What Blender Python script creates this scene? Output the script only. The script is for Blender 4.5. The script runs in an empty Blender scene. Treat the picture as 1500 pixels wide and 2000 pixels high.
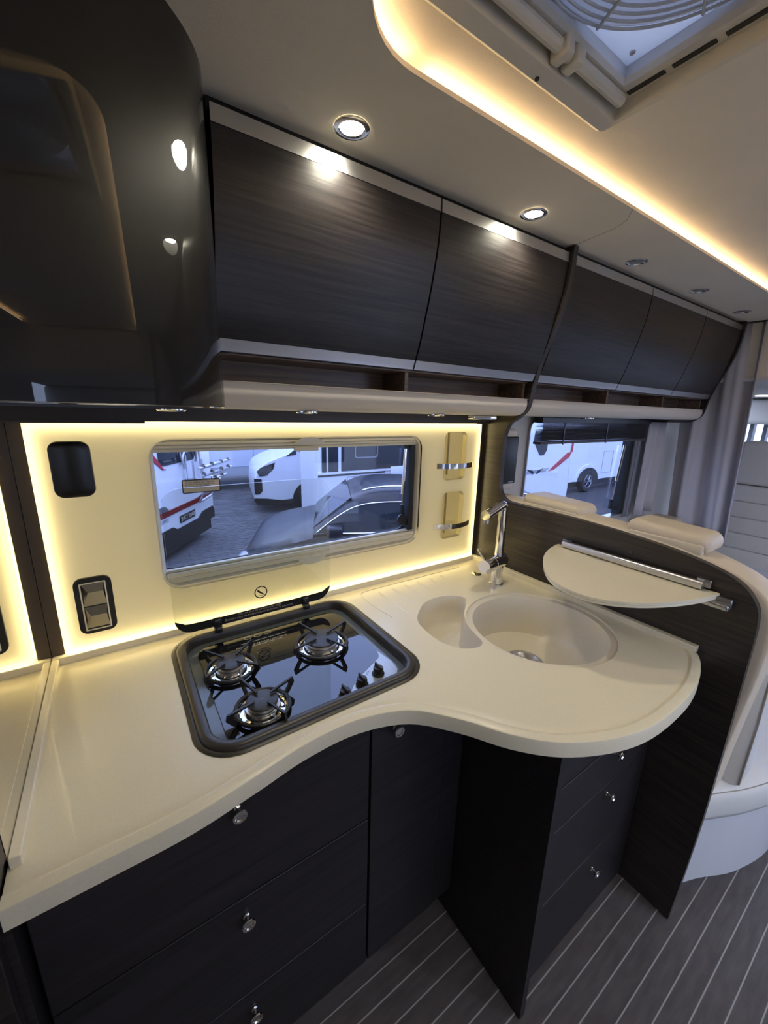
import bpy, bmesh, math, random
from mathutils import Vector, Matrix
from mathutils.geometry import tessellate_polygon
random.seed(7)
PI = math.pi
C = bpy.context.scene.collection
SC = bpy.context.scene

# ------------------------------------------------------------------ camera
cam_d = bpy.data.cameras.new('camera'); cam = bpy.data.objects.new('camera', cam_d); C.objects.link(cam)
SC.camera = cam
FPX, YAW, PIT, ROL = 773.68, 0.598160, -0.246453, 0.024538
cam_d.sensor_fit = 'VERTICAL'; cam_d.sensor_height = 24.0; cam_d.lens = 24.0 * FPX / 2000.0
cam_d.clip_start = 0.02; cam_d.clip_end = 200
_f = Vector((math.sin(YAW)*math.cos(PIT), math.cos(YAW)*math.cos(PIT), math.sin(PIT)))
_r = Vector((math.cos(YAW), -math.sin(YAW), 0)); _u = _r.cross(_f)
_r2 = math.cos(ROL)*_r + math.sin(ROL)*_u; _u2 = -math.sin(ROL)*_r + math.cos(ROL)*_u
mt = Matrix((( _r2.x, _u2.x, -_f.x, 0), (_r2.y, _u2.y, -_f.y, 0), (_r2.z, _u2.z, -_f.z, 1.5252), (0, 0, 0, 1)))
cam.matrix_world = mt

# ------------------------------------------------------------------ world, exposure
w = bpy.data.worlds.new('overcast_sky'); SC.world = w; w.use_nodes = True
wn = w.node_tree; bg = wn.nodes['Background']
tc = wn.nodes.new('ShaderNodeTexCoord'); sp = wn.nodes.new('ShaderNodeSeparateXYZ'); rmp = wn.nodes.new('ShaderNodeValToRGB')
wn.links.new(tc.outputs['Generated'], sp.inputs[0]); wn.links.new(sp.outputs['Z'], rmp.inputs[0]); wn.links.new(rmp.outputs[0], bg.inputs[0])
rmp.color_ramp.elements[0].position = 0.0; rmp.color_ramp.elements[0].color = (0.42, 0.52, 0.80, 1)
rmp.color_ramp.elements[1].position = 1.0; rmp.color_ramp.elements[1].color = (0.62, 0.72, 1.0, 1)
bg.inputs[1].default_value = 3.8
SC.view_settings.view_transform = 'Standard'; SC.view_settings.look = 'None'
SC.view_settings.exposure = 0.92; SC.view_settings.gamma = 1.0; SC.view_settings.use_curve_mapping = False

# ------------------------------------------------------------------ materials
def mat(name, col, rough=0.5, metal=0.0, coat=0.0, bump=0.0, bscale=200, vary=0.0, vscale=8, spec=None, emit=None, estr=0):
    m = bpy.data.materials.new(name); m.use_nodes = True; nt = m.node_tree; b = nt.nodes['Principled BSDF']
    b.inputs['Base Color'].default_value = (*col, 1); b.inputs['Roughness'].default_value = rough; b.inputs['Metallic'].default_value = metal
    b.inputs['Coat Weight'].default_value = coat
    if spec is not None: b.inputs['Specular IOR Level'].default_value = spec
    if emit: b.inputs['Emission Color'].default_value = (*emit, 1); b.inputs['Emission Strength'].default_value = estr
    t = nt.nodes.new('ShaderNodeTexCoord')
    if vary > 0:
        n = nt.nodes.new('ShaderNodeTexNoise'); n.inputs['Scale'].default_value = vscale; n.inputs['Detail'].default_value = 4
        nt.links.new(t.outputs['Object'], n.inputs['Vector'])
        r = nt.nodes.new('ShaderNodeValToRGB')
        r.color_ramp.elements[0].position = 0.3; r.color_ramp.elements[1].position = 0.7
        r.color_ramp.elements[0].color = (*[c*(1-vary) for c in col], 1); r.color_ramp.elements[1].color = (*[min(1, c*(1+vary)) for c in col], 1)
        nt.links.new(n.outputs['Fac'], r.inputs[0]); nt.links.new(r.outputs[0], b.inputs['Base Color'])
    if bump > 0:
        n = nt.nodes.new('ShaderNodeTexNoise'); n.inputs['Scale'].default_value = bscale; n.inputs['Detail'].default_value = 2
        nt.links.new(t.outputs['Object'], n.inputs['Vector'])
        bp = nt.nodes.new('ShaderNodeBump'); bp.inputs['Strength'].default_value = bump; bp.inputs['Distance'].default_value = 0.002
        nt.links.new(n.outputs['Fac'], bp.inputs['Height']); nt.links.new(bp.outputs[0], b.inputs['Normal'])
    return m
def wood(name, c0, c1, scale=(2.5, 90, 90), rough=0.36, bump=0.25):
    m = bpy.data.materials.new(name); m.use_nodes = True; nt = m.node_tree; b = nt.nodes['Principled BSDF']
    t = nt.nodes.new('ShaderNodeTexCoord'); mp = nt.nodes.new('ShaderNodeMapping'); mp.inputs['Scale'].default_value = scale
    n = nt.nodes.new('ShaderNodeTexNoise'); n.inputs['Scale'].default_value = 1.0; n.inputs['Detail'].default_value = 7; n.inputs['Roughness'].default_value = 0.65
    n.inputs['Distortion'].default_value = 0.25
    nt.links.new(t.outputs['Object'], mp.inputs[0]); nt.links.new(mp.outputs[0], n.inputs['Vector'])
    r = nt.nodes.new('ShaderNodeValToRGB'); r.color_ramp.elements[0].position = 0.35; r.color_ramp.elements[1].position = 0.66
    r.color_ramp.elements[0].color = (*c0, 1); r.color_ramp.elements[1].color = (*c1, 1)
    nt.links.new(n.outputs['Fac'], r.inputs[0]); nt.links.new(r.outputs[0], b.inputs['Base Color'])
    b.inputs['Roughness'].default_value = rough; b.inputs['Specular IOR Level'].default_value = 0.5
    bp = nt.nodes.new('ShaderNodeBump'); bp.inputs['Strength'].default_value = bump; bp.inputs['Distance'].default_value = 0.001
    nt.links.new(n.outputs['Fac'], bp.inputs['Height']); nt.links.new(bp.outputs[0], b.inputs['Normal'])
    return m
def glassy(name, tint=(1, 1, 1), refl=1.0, ior=1.5):
    m = bpy.data.materials.new(name); m.use_nodes = True; nt = m.node_tree; nt.nodes.clear()
    o = nt.nodes.new('ShaderNodeOutputMaterial'); tr = nt.nodes.new('ShaderNodeBsdfTransparent'); gl = nt.nodes.new('ShaderNodeBsdfGlossy')
    tr.inputs[0].default_value = (*tint, 1); gl.inputs['Roughness'].default_value = 0.0; gl.inputs[0].default_value = (refl, refl, refl, 1)
    fr = nt.nodes.new('ShaderNodeFresnel'); mx = nt.nodes.new('ShaderNodeMixShader')
    ge = nt.nodes.new('ShaderNodeNewGeometry'); mr = nt.nodes.new('ShaderNodeMapRange'); mr.inputs[3].default_value = ior; mr.inputs[4].default_value = 1.0/ior
    nt.links.new(ge.outputs['Backfacing'], mr.inputs[0]); nt.links.new(mr.outputs[0], fr.inputs[0])
    nt.links.new(fr.outputs[0], mx.inputs[0]); nt.links.new(tr.outputs[0], mx.inputs[1]); nt.links.new(gl.outputs[0], mx.inputs[2]); nt.links.new(mx.outputs[0], o.inputs[0])
    return m
def emis(name, col, s):
    m = bpy.data.materials.new(name); m.use_nodes = True; nt = m.node_tree; nt.nodes.clear()
    o = nt.nodes.new('ShaderNodeOutputMaterial'); e = nt.nodes.new('ShaderNodeEmission'); e.inputs[0].default_value = (*col, 1); e.inputs[1].default_value = s
    nt.links.new(e.outputs[0], o.inputs[0]); return m
def translucent(name, col, mixd=0.5):
    m = bpy.data.materials.new(name); m.use_nodes = True; nt = m.node_tree; nt.nodes.clear()
    o = nt.nodes.new('ShaderNodeOutputMaterial'); a = nt.nodes.new('ShaderNodeBsdfTranslucent'); d = nt.nodes.new('ShaderNodeBsdfDiffuse')
    a.inputs[0].default_value = (*col, 1); d.inputs[0].default_value = (*col, 1); mx = nt.nodes.new('ShaderNodeMixShader'); mx.inputs[0].default_value = mixd
    nt.links.new(a.outputs[0], mx.inputs[1]); nt.links.new(d.outputs[0], mx.inputs[2])
    g = nt.nodes.new('ShaderNodeBsdfGlossy'); g.inputs['Roughness'].default_value = 0.15; fr = nt.nodes.new('ShaderNodeFresnel'); fr.inputs[0].default_value = 1.3
    m2 = nt.nodes.new('ShaderNodeMixShader'); nt.links.new(fr.outputs[0], m2.inputs[0]); nt.links.new(mx.outputs[0], m2.inputs[1]); nt.links.new(g.outputs[0], m2.inputs[2])
    nt.links.new(m2.outputs[0], o.inputs[0]); return m

WOOD = wood('dark_oak_veneer', (0.010, 0.0085, 0.0085), (0.034, 0.0275, 0.0265), scale=(4, 150, 150), rough=0.33)
WOODY = wood('dark_oak_partition', (0.012, 0.009, 0.0085), (0.048, 0.036, 0.029), scale=(140, 4, 140))
WOODIN = wood('oak_shelf_interior', (0.10, 0.068, 0.05), (0.24, 0.165, 0.12))
WOODBASE = wood('dark_oak_base', (0.010, 0.0085, 0.0095), (0.027, 0.022, 0.025), rough=0.45)
CREAM = mat('cream_solid_surface', (0.81, 0.74, 0.55), 0.32, vary=0.03, vscale=260, coat=0.1)
SINK = mat('cream_sink_surface', (0.78, 0.71, 0.56), 0.38, vary=0.03, vscale=260)
CEIL = mat('ceiling_fabric', (0.84, 0.75, 0.60), 0.85, bump=0.35, bscale=600, vary=0.03, vscale=5)
WALLC = mat('pale_wall_fabric', (0.62, 0.59, 0.55), 0.85, bump=0.2, bscale=500)
LEATHER = mat('cream_leather', (0.70, 0.60, 0.46), 0.48, bump=0.25, bscale=350, vary=0.03, vscale=6)
LEATHW = mat('white_leather', (0.70, 0.69, 0.66), 0.5, bump=0.2, bscale=350, vary=0.02)
SEAM = mat('stitched_seam', (0.30, 0.26, 0.21), 0.7)
CHROME = mat('chrome', (0.85, 0.85, 0.86), 0.06, 1.0)
ALU = mat('brushed_aluminium', (0.62, 0.62, 0.64), 0.32, 1.0)
ALUD = mat('satin_aluminium_dark', (0.38, 0.38, 0.39), 0.35, 1.0)
BLACKP = mat('black_plastic', (0.012, 0.012, 0.013), 0.35)
BRONZE = mat('dark_bronze_frame', (0.055, 0.050, 0.044), 0.38, 0.4)
BLACKE = mat('black_enamel', (0.014, 0.013, 0.014), 0.45)
CAPM = mat('burner_cap_enamel', (0.03, 0.03, 0.033), 0.38)
HGLASS = mat('black_hob_glass', (0.006, 0.006, 0.008), 0.03, coat=0.6)
GREYG = mat('grey_hob_border', (0.12, 0.135, 0.135), 0.12, 0.2)
SILV = mat('silver_hob_panel', (0.42, 0.46, 0.48), 0.22, 0.3)
GLOSSB = mat('glossy_black_lacquer', (0.0050, 0.0040, 0.0035), 0.45, 0.06, spec=0.18, coat=0.9, vary=0.5, vscale=900)
GLOSSB.node_tree.nodes['Principled BSDF'].inputs['Coat Roughness'].default_value = 0.01
MIRROR = mat('mirror', (0.75, 0.72, 0.66), 0.01, 1.0)
LIP = mat('cream_lip', (0.74, 0.68, 0.58), 0.5)
DARKTRIM = mat('dark_brown_trim', (0.045, 0.034, 0.028), 0.45)
WFRAME = mat('window_frame_cream', (0.82, 0.76, 0.58), 0.4)
RUBBER = mat('black_rubber', (0.01, 0.01, 0.01), 0.6)
GLASS = glassy('window_glass', (0.62, 0.66, 0.77))
GLASSC = glassy('clear_glass', (0.95, 0.96, 0.97))
LID = glassy('tinted_lid_glass', (0.93, 0.94, 0.91), 1.0, 1.45)
WHITEP = mat('white_paint', (0.72, 0.74, 0.78), 0.25, coat=0.3)
GREYP = mat('grey_paint', (0.30, 0.32, 0.36), 0.25, coat=0.3)
DARKCAR = mat('dark_car_paint', (0.010, 0.012, 0.020), 0.30, coat=0.15, spec=0.3)
CARGLASS = mat('car_glass', (0.02, 0.025, 0.03), 0.04)
REDP = mat('red_stripe', (0.40, 0.02, 0.03), 0.3)
REDL = mat('red_tail_lamp', (0.18, 0.008, 0.012), 0.15)
TYRE = mat('tyre', (0.012, 0.012, 0.013), 0.7)
ALLOY = mat('alloy_rim', (0.35, 0.36, 0.38), 0.3, 0.8)
CURT = mat('taupe_curtain', (0.52, 0.50, 0.52), 0.9, bump=0.3, bscale=700)
BLIND = mat('dark_blind_slat', (0.06, 0.05, 0.052), 0.5)
PRINTB = mat('black_print', (0.01, 0.01, 0.01), 0.5)
PRINTW = mat('pale_print', (0.55, 0.52, 0.42), 0.5)
STICK = mat('sticker_beige', (0.90, 0.78, 0.60), 0.5)
LEDY = emis('warm_led', (1.0, 0.82, 0.40), 14.0)
GUIDE = emis('light_guide_sheet', (1.0, 0.84, 0.48), 0.33)
COVE = emis('cove_led', (1.0, 0.71, 0.40), 8.5)
LAMPW = emis('lamp_lens', (1.0, 0.93, 0.70), 45.0)
PANEL = translucent('backlit_acrylic', (0.93, 0.88, 0.72), 0.35)
DOME = translucent('frosted_dome', (0.62, 0.63, 0.66), 0.4)
HATCHP = mat('hatch_plastic', (0.68, 0.64, 0.55), 0.5)

def floor_mat():
    m = bpy.data.materials.new('ship_deck_vinyl'); m.use_nodes = True; nt = m.node_tree; b = nt.nodes['Principled BSDF']
    t = nt.nodes.new('ShaderNodeTexCoord'); n = nt.nodes.new('ShaderNodeTexNoise'); mp = nt.nodes.new('ShaderNodeMapping')
    mp.inputs['Scale'].default_value = (12, 60, 10); n.inputs['Scale'].default_value = 1; n.inputs['Detail'].default_value = 6
    nt.links.new(t.outputs['Object'], mp.inputs[0]); nt.links.new(mp.outputs[0], n.inputs['Vector'])
    r = nt.nodes.new('ShaderNodeValToRGB'); r.color_ramp.elements[0].position = 0.3; r.color_ramp.elements[1].position = 0.7
    r.color_ramp.elements[0].color = (0.085, 0.072, 0.070, 1); r.color_ramp.elements[1].color = (0.13, 0.112, 0.108, 1)
    nt.links.new(n.outputs['Fac'], r.inputs[0]); nt.links.new(r.outputs[0], b.inputs['Base Color']); b.inputs['Roughness'].default_value = 0.55
    return m
FLOORM = floor_mat(); STRIPE = mat('pale_deck_seam', (0.42, 0.40, 0.38), 0.6)

def paver_mat():
    m = mat('paver', (0.10, 0.10, 0.115), 0.8, bump=0.4, bscale=40, vary=0.35, vscale=3); return m
PAVER = paver_mat(); JOINT = mat('paver_joint', (0.035, 0.035, 0.04), 0.9)

# ------------------------------------------------------------------ mesh helpers
class M:
    def __init__(s): s.v = []; s.f = []
    def add(s, vs, fs):
        o = len(s.v); s.v += [tuple(v) for v in vs]; s.f += [tuple(i+o for i in f) for f in fs]; return s
    def box(s, x0, x1, y0, y1, z0, z1):
        vs = [(x0,y0,z0),(x1,y0,z0),(x1,y1,z0),(x0,y1,z0),(x0,y0,z1),(x1,y0,z1),(x1,y1,z1),(x0,y1,z1)]
        return s.add(vs, [(0,3,2,1),(4,5,6,7),(0,1,5,4),(1,2,6,5),(2,3,7,6),(3,0,4,7)])
    def plate(s, outer, holes, ax, lo, hi, back=True, front=True):
        # outer/holes: 2D loops; ax: extrusion axis; z-> (x,y); y-> (x,z); x-> (y,z)
        def P(p, h):
            return (p[0],p[1],h) if ax=='z' else ((p[0],h,p[1]) if ax=='y' else (h,p[0],p[1]))
        loops = [list(outer)] + [list(h) for h in holes]
        flat = [p for l in loops for p in l]; n = len(flat)
        tris = tessellate_polygon([[Vector((p[0],p[1],0)) for p in l] for l in loops])
        vs = [P(p, lo) for p in flat] + [P(p, hi) for p in flat]; fs = []
        for t in tris:
            if front: fs.append((t[0], t[1], t[2]))
            if back: fs.append((t[2]+n, t[1]+n, t[0]+n))
        o = 0
        for l in loops:
            k = len(l)
            for i in range(k): j = (i+1)%k; fs.append((o+i, o+j, o+j+n, o+i+n))
            o += k
        return s.add(vs, fs)
    def loft(s, rings, close=True, cap0=False, cap1=False):
        n = len(rings[0]); vs = [p for r in rings for p in r]; fs = []
        for a in range(len(rings)-1):
            for i in range(n if close else n-1):
                j = (i+1)%n; fs.append((a*n+i, a*n+j, (a+1)*n+j, (a+1)*n+i))
        if cap0: fs.append(tuple(range(n))[::-1])
        if cap1: fs.append(tuple((len(rings)-1)*n+i for i in range(n)))
        return s.add(vs, fs)
    def lathe(s, prof, c, axis=(0,0,1), seg=32, cap=True):
        ax = Vector(axis).normalized(); a = ax.orthogonal().normalized(); b = ax.cross(a); c = Vector(c)
        rings = [[tuple(c+ax*h+(a*math.cos(2*PI*i/seg)+b*math.sin(2*PI*i/seg))*max(r,1e-5)) for i in range(seg)] for r, h in prof]
        return s.loft(rings, True, cap, cap)
    def tube(s, pts, r, seg=12, cap=True):
        pts = [Vector(p) for p in pts]; rings = []; prev = None
        for i, p in enumerate(pts):
            d = (pts[min(i+1,len(pts)-1)]-pts[max(i-1,0)]).normalized()
            if prev is None: a = d.orthogonal().normalized()
            else: a = (prev - d*prev.dot(d)).normalized()
            prev = a; b = d.cross(a); rr = r[i] if isinstance(r, (list, tuple)) else r
            rings.append([tuple(p+(a*math.cos(2*PI*k/seg)+b*math.sin(2*PI*k/seg))*rr) for k in range(seg)])
        return s.loft(rings, True, cap, cap)
    def torus(s, c, R, r, seg=40, k=8, ax='z', sx=1, sy=1):
        vs = []; fs = []
        for i in range(seg):
            A = 2*PI*i/seg
            for j in range(k):
                B = 2*PI*j/k; q = R + r*math.cos(B); p = (q*math.cos(A)*sx, q*math.sin(A)*sy, r*math.sin(B))
                if ax=='y': p = (p[0], p[2], p[1])
                if ax=='x': p = (p[2], p[0], p[1])
                vs.append((c[0]+p[0], c[1]+p[1], c[2]+p[2])); fs.append((i*k+j, i*k+(j+1)%k, ((i+1)%seg)*k+(j+1)%k, ((i+1)%seg)*k+j))
        return s.add(vs, fs)
    def rbox(s, x0, x1, y0, y1, z0, z1, r, n=4, ax='z'):
        # rounded pillow-ish box: rounded rect in the plane, edges inset at both ends along ax
        a = {'z': (x0,x1,y0,y1,z0,z1), 'y': (x0,x1,z0,z1,y0,y1), 'x': (y0,y1,z0,z1,x0,x1)}[ax]
        rings = []
        for t in range(n+1):
            an = PI/2*t/n; ins = r*(1-math.sin(an)); h = a[4]+r*(1-math.cos(an)); rings.append((ins, h))
        rings += [(i, a[4]+a[5]-h) for i, h in rings[::-1]]
        out = []
        for ins, h in rings:
            l = rrect(a[0]+ins, a[1]-ins, a[2]+ins, a[3]-ins, max(r-ins, 0.0008)+r*0.15, 5)
            out.append([(p[0],p[1],h) if ax=='z' else ((p[0],h,p[1]) if ax=='y' else (h,p[0],p[1])) for p in l])
        return s.loft(out, True, True, True)
def rrect(x0, x1, y0, y1, r, n=6):
    o = []
    for cx, cy, a in ((x1-r,y1-r,0),(x0+r,y1-r,PI/2),(x0+r,y0+r,PI),(x1-r,y0+r,1.5*PI)):
        for i in range(n+1): t = a+PI/2*i/n; o.append((cx+r*math.cos(t), cy+r*math.sin(t)))
    return o
def circ(cx, cy, r, n=40): return [(cx+r*math.cos(2*PI*i/n), cy+r*math.sin(2*PI*i/n)) for i in range(n)]
def spline(pts, n=6, closed=False):
    o = []; N = len(pts)
    for i in range(N if closed else N-1):
        g = (lambda k: pts[k%N]) if closed else (lambda k: pts[max(0,min(N-1,k))])
        p0, p1, p2, p3 = g(i-1), g(i), g(i+1), g(i+2)
        for j in range(n):
            t = j/n
            o.append(tuple(0.5*(2*p1[k]+(p2[k]-p0[k])*t+(2*p0[k]-5*p1[k]+4*p2[k]-p3[k])*t*t+(3*p1[k]-p0[k]-3*p2[k]+p3[k])*t**3) for k in range(len(p1))))
    if not closed: o.append(tuple(pts[-1]))
    return o
def offset(loop, d):
    n = len(loop); o = []; A = sum(loop[i][0]*loop[(i+1)%n][1]-loop[(i+1)%n][0]*loop[i][1] for i in range(n)); sg = 1 if A > 0 else -1
    for i in range(n):
        p, q, r = Vector(loop[i-1][:2]), Vector(loop[i][:2]), Vector(loop[(i+1)%n][:2])
        e1 = (q-p).normalized(); e2 = (r-q).normalized(); n1 = Vector((-e1.y, e1.x)); n2 = Vector((-e2.y, e2.x)); b = (n1+n2)
        if b.length < 1e-6: b = n1
        b.normalize(); k = max(0.35, b.dot(n1)); q2 = q + b*(sg*d/k); o.append((q2.x, q2.y))
    return o
def L3(loop, z): return [(p[0], p[1], z) for p in loop]

def wl(o):
    v = Vector((0,0,0))
    while o is not None: v += o.location; o = o.parent
    return v
def obj(name, m, material, parent=None, smooth=True, bevel=0, seg=2, sub=0, angle=35):
    off = wl(parent) if parent is not None else Vector((0,0,0))
    me = bpy.data.meshes.new(name); me.from_pydata([tuple(Vector(v)-off) for v in m.v], [], m.f); me.validate(); 
    bm = bmesh.new(); bm.from_mesh(me); bmesh.ops.remove_doubles(bm, verts=bm.verts, dist=1e-6); bmesh.ops.recalc_face_normals(bm, faces=bm.faces); bm.to_mesh(me); bm.free()
    for mm in (material if isinstance(material, (list, tuple)) else [material]): me.materials.append(mm)
    o = bpy.data.objects.new(name, me); C.objects.link(o); o.parent = parent
    if smooth:
        for p in me.polygons: p.use_smooth = True
        try: me.set_sharp_from_angle(angle=math.radians(angle))
        except Exception: pass
    if bevel > 0:
        b = o.modifiers.new('bevel', 'BEVEL'); b.width = bevel; b.segments = seg; b.limit_method = 'ANGLE'; b.angle_limit = math.radians(40); b.harden_normals = False
    if sub: s_ = o.modifiers.new('sub', 'SUBSURF'); s_.levels = sub; s_.render_levels = sub
    return o
def tag(o, label, cat, group=None):
    o['label'] = label; o['category'] = cat
    if group: o['group'] = group
    return o
def thing(name, label, cat, loc=(0,0,0), group=None):
    o = bpy.data.objects.new(name, None); C.objects.link(o); o.location = loc; o.empty_display_size = 0.05
    return tag(o, label, cat, group)
def struct(o): o['kind'] = 'structure'; return o
def text(name, s, size, parent, material, fr, depth=0.0004, align='CENTER', ls=1.0, shear=0):
    cu = bpy.data.curves.new(name, 'FONT'); cu.body = s; cu.size = size; cu.extrude = depth; cu.align_x = align; cu.align_y = 'CENTER'; cu.space_line = ls; cu.resolution_u = 2; cu.shear = shear
    t = bpy.data.objects.new(name, cu); C.objects.link(t)
    me = bpy.data.meshes.new_from_object(t.evaluated_get(bpy.context.evaluated_depsgraph_get())); bpy.data.objects.remove(t)
    me.transform(fr); off = wl(parent) if parent is not None else Vector((0,0,0)); me.transform(Matrix.Translation(-off))
    me.materials.clear(); me.materials.append(material); o = bpy.data.objects.new(name, me); C.objects.link(o); o.parent = parent; return o
def frame(o, x, y):
    x = Vector(x).normalized(); y = Vector(y).normalized(); z = x.cross(y)
    return Matrix(((x.x,y.x,z.x,o[0]),(x.y,y.y,z.y,o[1]),(x.z,y.z,z.z,o[2]),(0,0,0,1)))
def dup(root, loc, label=None, group=None):
    r = root.copy(); C.objects.link(r); r.location = loc
    if label: r['label'] = label
    if group: r['group'] = group
    for ch in list(root.children):
        c = ch.copy(); C.objects.link(c); c.parent = r
        for g in ch.children: d = g.copy(); C.objects.link(d); d.parent = c
    return r

WY = 1.165      # inner face of the outer wall
ZT = 0.910      # worktop
X0 = -0.186     # mirror plane
XP = 1.270      # partition face
XC = 2.95       # start of the cab

# ================================================================== SETTING
m = M(); m.box(-1.7, 4.9, -1.15, 1.25, -0.06, 0.0); struct(obj('floor', m, FLOORM, smooth=False))
fl = bpy.data.objects['floor']
for k in range(-20, 22):
    y = -0.008+0.0525*k
    if -1.1 < y < 1.1: obj('deck_seam', M().box(-1.6, 4.6, y-0.0016, y+0.0016, -0.0005, 0.0006), STRIPE, fl, smooth=False)
# outer wall with two window openings
w1 = rrect(0.075, 0.93, 1.05, 1.44, 0.045); w2 = rrect(1.585, 2.60, 0.93, 1.50, 0.045)
m = M(); m.plate([(-1.7,0),(4.0,0),(4.0,2.09),(-1.7,2.09)], [w1, w2], 'y', WY, WY+0.035); struct(obj('wall_back', m, WALLC, smooth=False))
w3 = rrect(0.15, 1.15, 0.95, 1.50, 0.05); dr = rrect(1.55, 2.25, 0.02, 1.92, 0.06)
m = M(); m.plate([(-1.7,0),(4.0,0),(4.0,2.09),(-1.7,2.09)], [w3, dr], 'y', -1.15, -1.115); struct(obj('wall_front', m, WALLC, smooth=False))
m = M(); m.box(-1.7, -1.66, -1.115, WY, 0, 2.09); struct(obj('wall_left', m, WALLC, smooth=False))
# ceiling: lowered soffit with a lit cove, upper panel with the roof hatch
cove = rrect(0.325, 3.6, -0.63, 0.63, 0.14, 10)
m = M(); m.plate([(-1.7,-1.115),(XC+0.02,-1.115),(XC+0.02,WY),(-1.7,WY)], [[p if p[0] < XC-0.01 else (XC, p[1]) for p in cove]], 'z', 2.05, 2.066)
m = M(); m.plate([(-1.7,-1.115),(-1.7,WY),(XC+0.02,WY),(XC+0.02,0.63)] + [p for p in sorted([q for q in cove if q[0] < 1.0 and q[1] > 0], key=lambda q: math.atan2(q[1]-0.49, q[0]-0.465)) ] + [p for p in sorted([q for q in cove if q[0] < 1.0 and q[1] < 0], key=lambda q: -math.atan2(-q[1]-0.49, q[0]-0.465))][::1] + [(XC+0.02,-0.63),(XC+0.02,-1.115)], [], 'z', 2.05, 2.058)
struct(obj('ceiling', m, CEIL, smooth=False))
hx0, hx1, hy0, hy1 = 0.415, 0.868, 0.045, 0.535
m = M(); m.plate([(0.2,-0.75),(XC+0.02,-0.75),(XC+0.02,0.75),(0.2,0.75)], [[(hx0,hy0),(hx1,hy0),(hx1,hy1),(hx0,hy1)]], 'z', 2.082, 2.13)
struct(obj('ceiling.001', m, CEIL, smooth=False))
m = M(); m.box(0.2, XC+0.02, 0.745, 0.76, 2.058, 2.13); m.box(0.2, XC+0.02, -0.76, -0.745, 2.058, 2.13); m.box(0.19, 0.2, -0.76, 0.76, 2.058, 2.13)
struct(obj('ceiling.002', m, CEIL, smooth=False))
m = M(); m.box(-1.7, 4.9, -1.2, 1.25, 2.34, 2.36); m.box(-1.7, 0.415, -1.2, 1.25, 2.13, 2.15); m.box(0.87, 4.9, -1.2, 1.25, 2.13, 2.15); m.box(0.41, 0.88, 0.54, 1.25, 2.13, 2.15); m.box(0.41, 0.88, -1.2, 0.04, 2.13, 2.15)
m.v = [v for v in m.v][8:]; m.f = [tuple(i-8 for i in f) for f in m.f[6:]]
struct(obj('ceiling.003', m, CEIL, smooth=False))
# soffit joint
m = M(); m.tube([(1.185,0.630,2.0502),(1.234,0.668,2.0502),(1.260,0.715,2.0502),(1.268,0.776,2.0502),(1.277,0.842,2.0502)], 0.0009, 5); obj('panel_joint', m, SEAM, bpy.data.objects['ceiling'])
# LED strip in the cove
cl = thing('cove_light', 'warm light strip hidden along the ceiling cove edge', 'light strip', (1.6, 0.66, 2.06))
m = M(); m.box(0.50, XC-0.03, 0.650, 0.657, 2.060, 2.068); m.box(0.50, XC-0.03, -0.657, -0.650, 2.060, 2.068); m.box(0.298, 0.305, -0.48, 0.48, 2.060, 2.068)
pts = [(0.465+0.163*math.cos(a), 0.49+0.163*math.sin(a)) for a in [PI/2+i*PI/16 for i in range(9)]]
m.loft([[(p[0],p[1],2.060),(p[0],p[1],2.068),(p[0]+.004,p[1]-.004,2.068),(p[0]+.004,p[1]-.004,2.060)] for p in pts])
obj('led_strip', m, COVE, cl, smooth=False)
m = M(); m.loft([[(p[0],p[1],2.0581),(p[0]-.012,p[1]+.012,2.0581),(p[0]-.012,p[1]+.012,2.0599),(p[0],p[1],2.0599)] for p in pts]); m.box(0.50, XC-0.03, 0.645, 0.668, 2.0582, 2.0599)
obj('strip_carrier', m, ALU, cl, smooth=False)

# ------------------------------------------------------------------ roof hatch
rh = thing('roof_hatch', 'square plastic roof hatch with ribbed round fan cover', 'roof hatch', (0.64, 0.30, 2.07))
m = M()
outer = rrect(0.395, 0.886, 0.02, 0.563, 0.02)
rings = [L3(outer, 2.083), L3(offset(outer, 0.004), 2.078), L3(offset(outer, 0.012), 2.073), L3(rrect(0.42, 0.868, 0.045, 0.525, 0.006), 2.076), L3(rrect(0.421, 0.866, 0.047, 0.523, 0.006), 2.106)]
m.loft(rings); obj('hatch_frame', m, HATCHP, rh)
m = M(); m.plate(rrect(0.42, 0.868, 0.045, 0.525, 0.006), [rrect(0.455, 0.832, 0.09, 0.492, 0.004)], 'z', 2.100, 2.112)
obj('inner_rim', m, HATCHP, rh, smooth=False)
for i in range(6): obj('vent_slot', M().box(0.848, 0.858, 0.075+i*0.072, 0.135+i*0.072, 2.0985, 2.1015), BLACKP, rh, smooth=False)
m = M(); m.tube([(0.43,0.505,2.092),(0.85,0.505,2.092)], 0.010, 10); obj('roller_bar', m, HATCHP, rh)
for xx in (0.655, 0.685): obj('latch_clip', M().rbox(xx, xx+0.022, 0.488, 0.522, 2.078, 2.104, 0.005), HATCHP, rh)
obj('screw_hole', M().lathe([(0.004,0),(0.004,0.002)], (0.66,0.545,2.0715), seg=12), BLACKP, rh)
m = M(); m.box(0.45, 0.84, 0.085, 0.497, 2.135, 2.137); obj('dome_pane', m, DOME, rh, smooth=False)
m = M(); m.box(0.445,0.45,0.08,0.5,2.112,2.2); m.box(0.84,0.845,0.08,0.5,2.112,2.2); m.box(0.445,0.845,0.08,0.085,2.112,2.2); m.box(0.445,0.845,0.497,0.502,2.112,2.2); obj('hatch_well', m, WHITEP, rh, smooth=False)
FROST = mat('clear_rib_plastic', (0.62, 0.64, 0.68), 0.2)
LENS = translucent('fan_cover_plastic', (0.86, 0.87, 0.90), 0.3)
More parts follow.
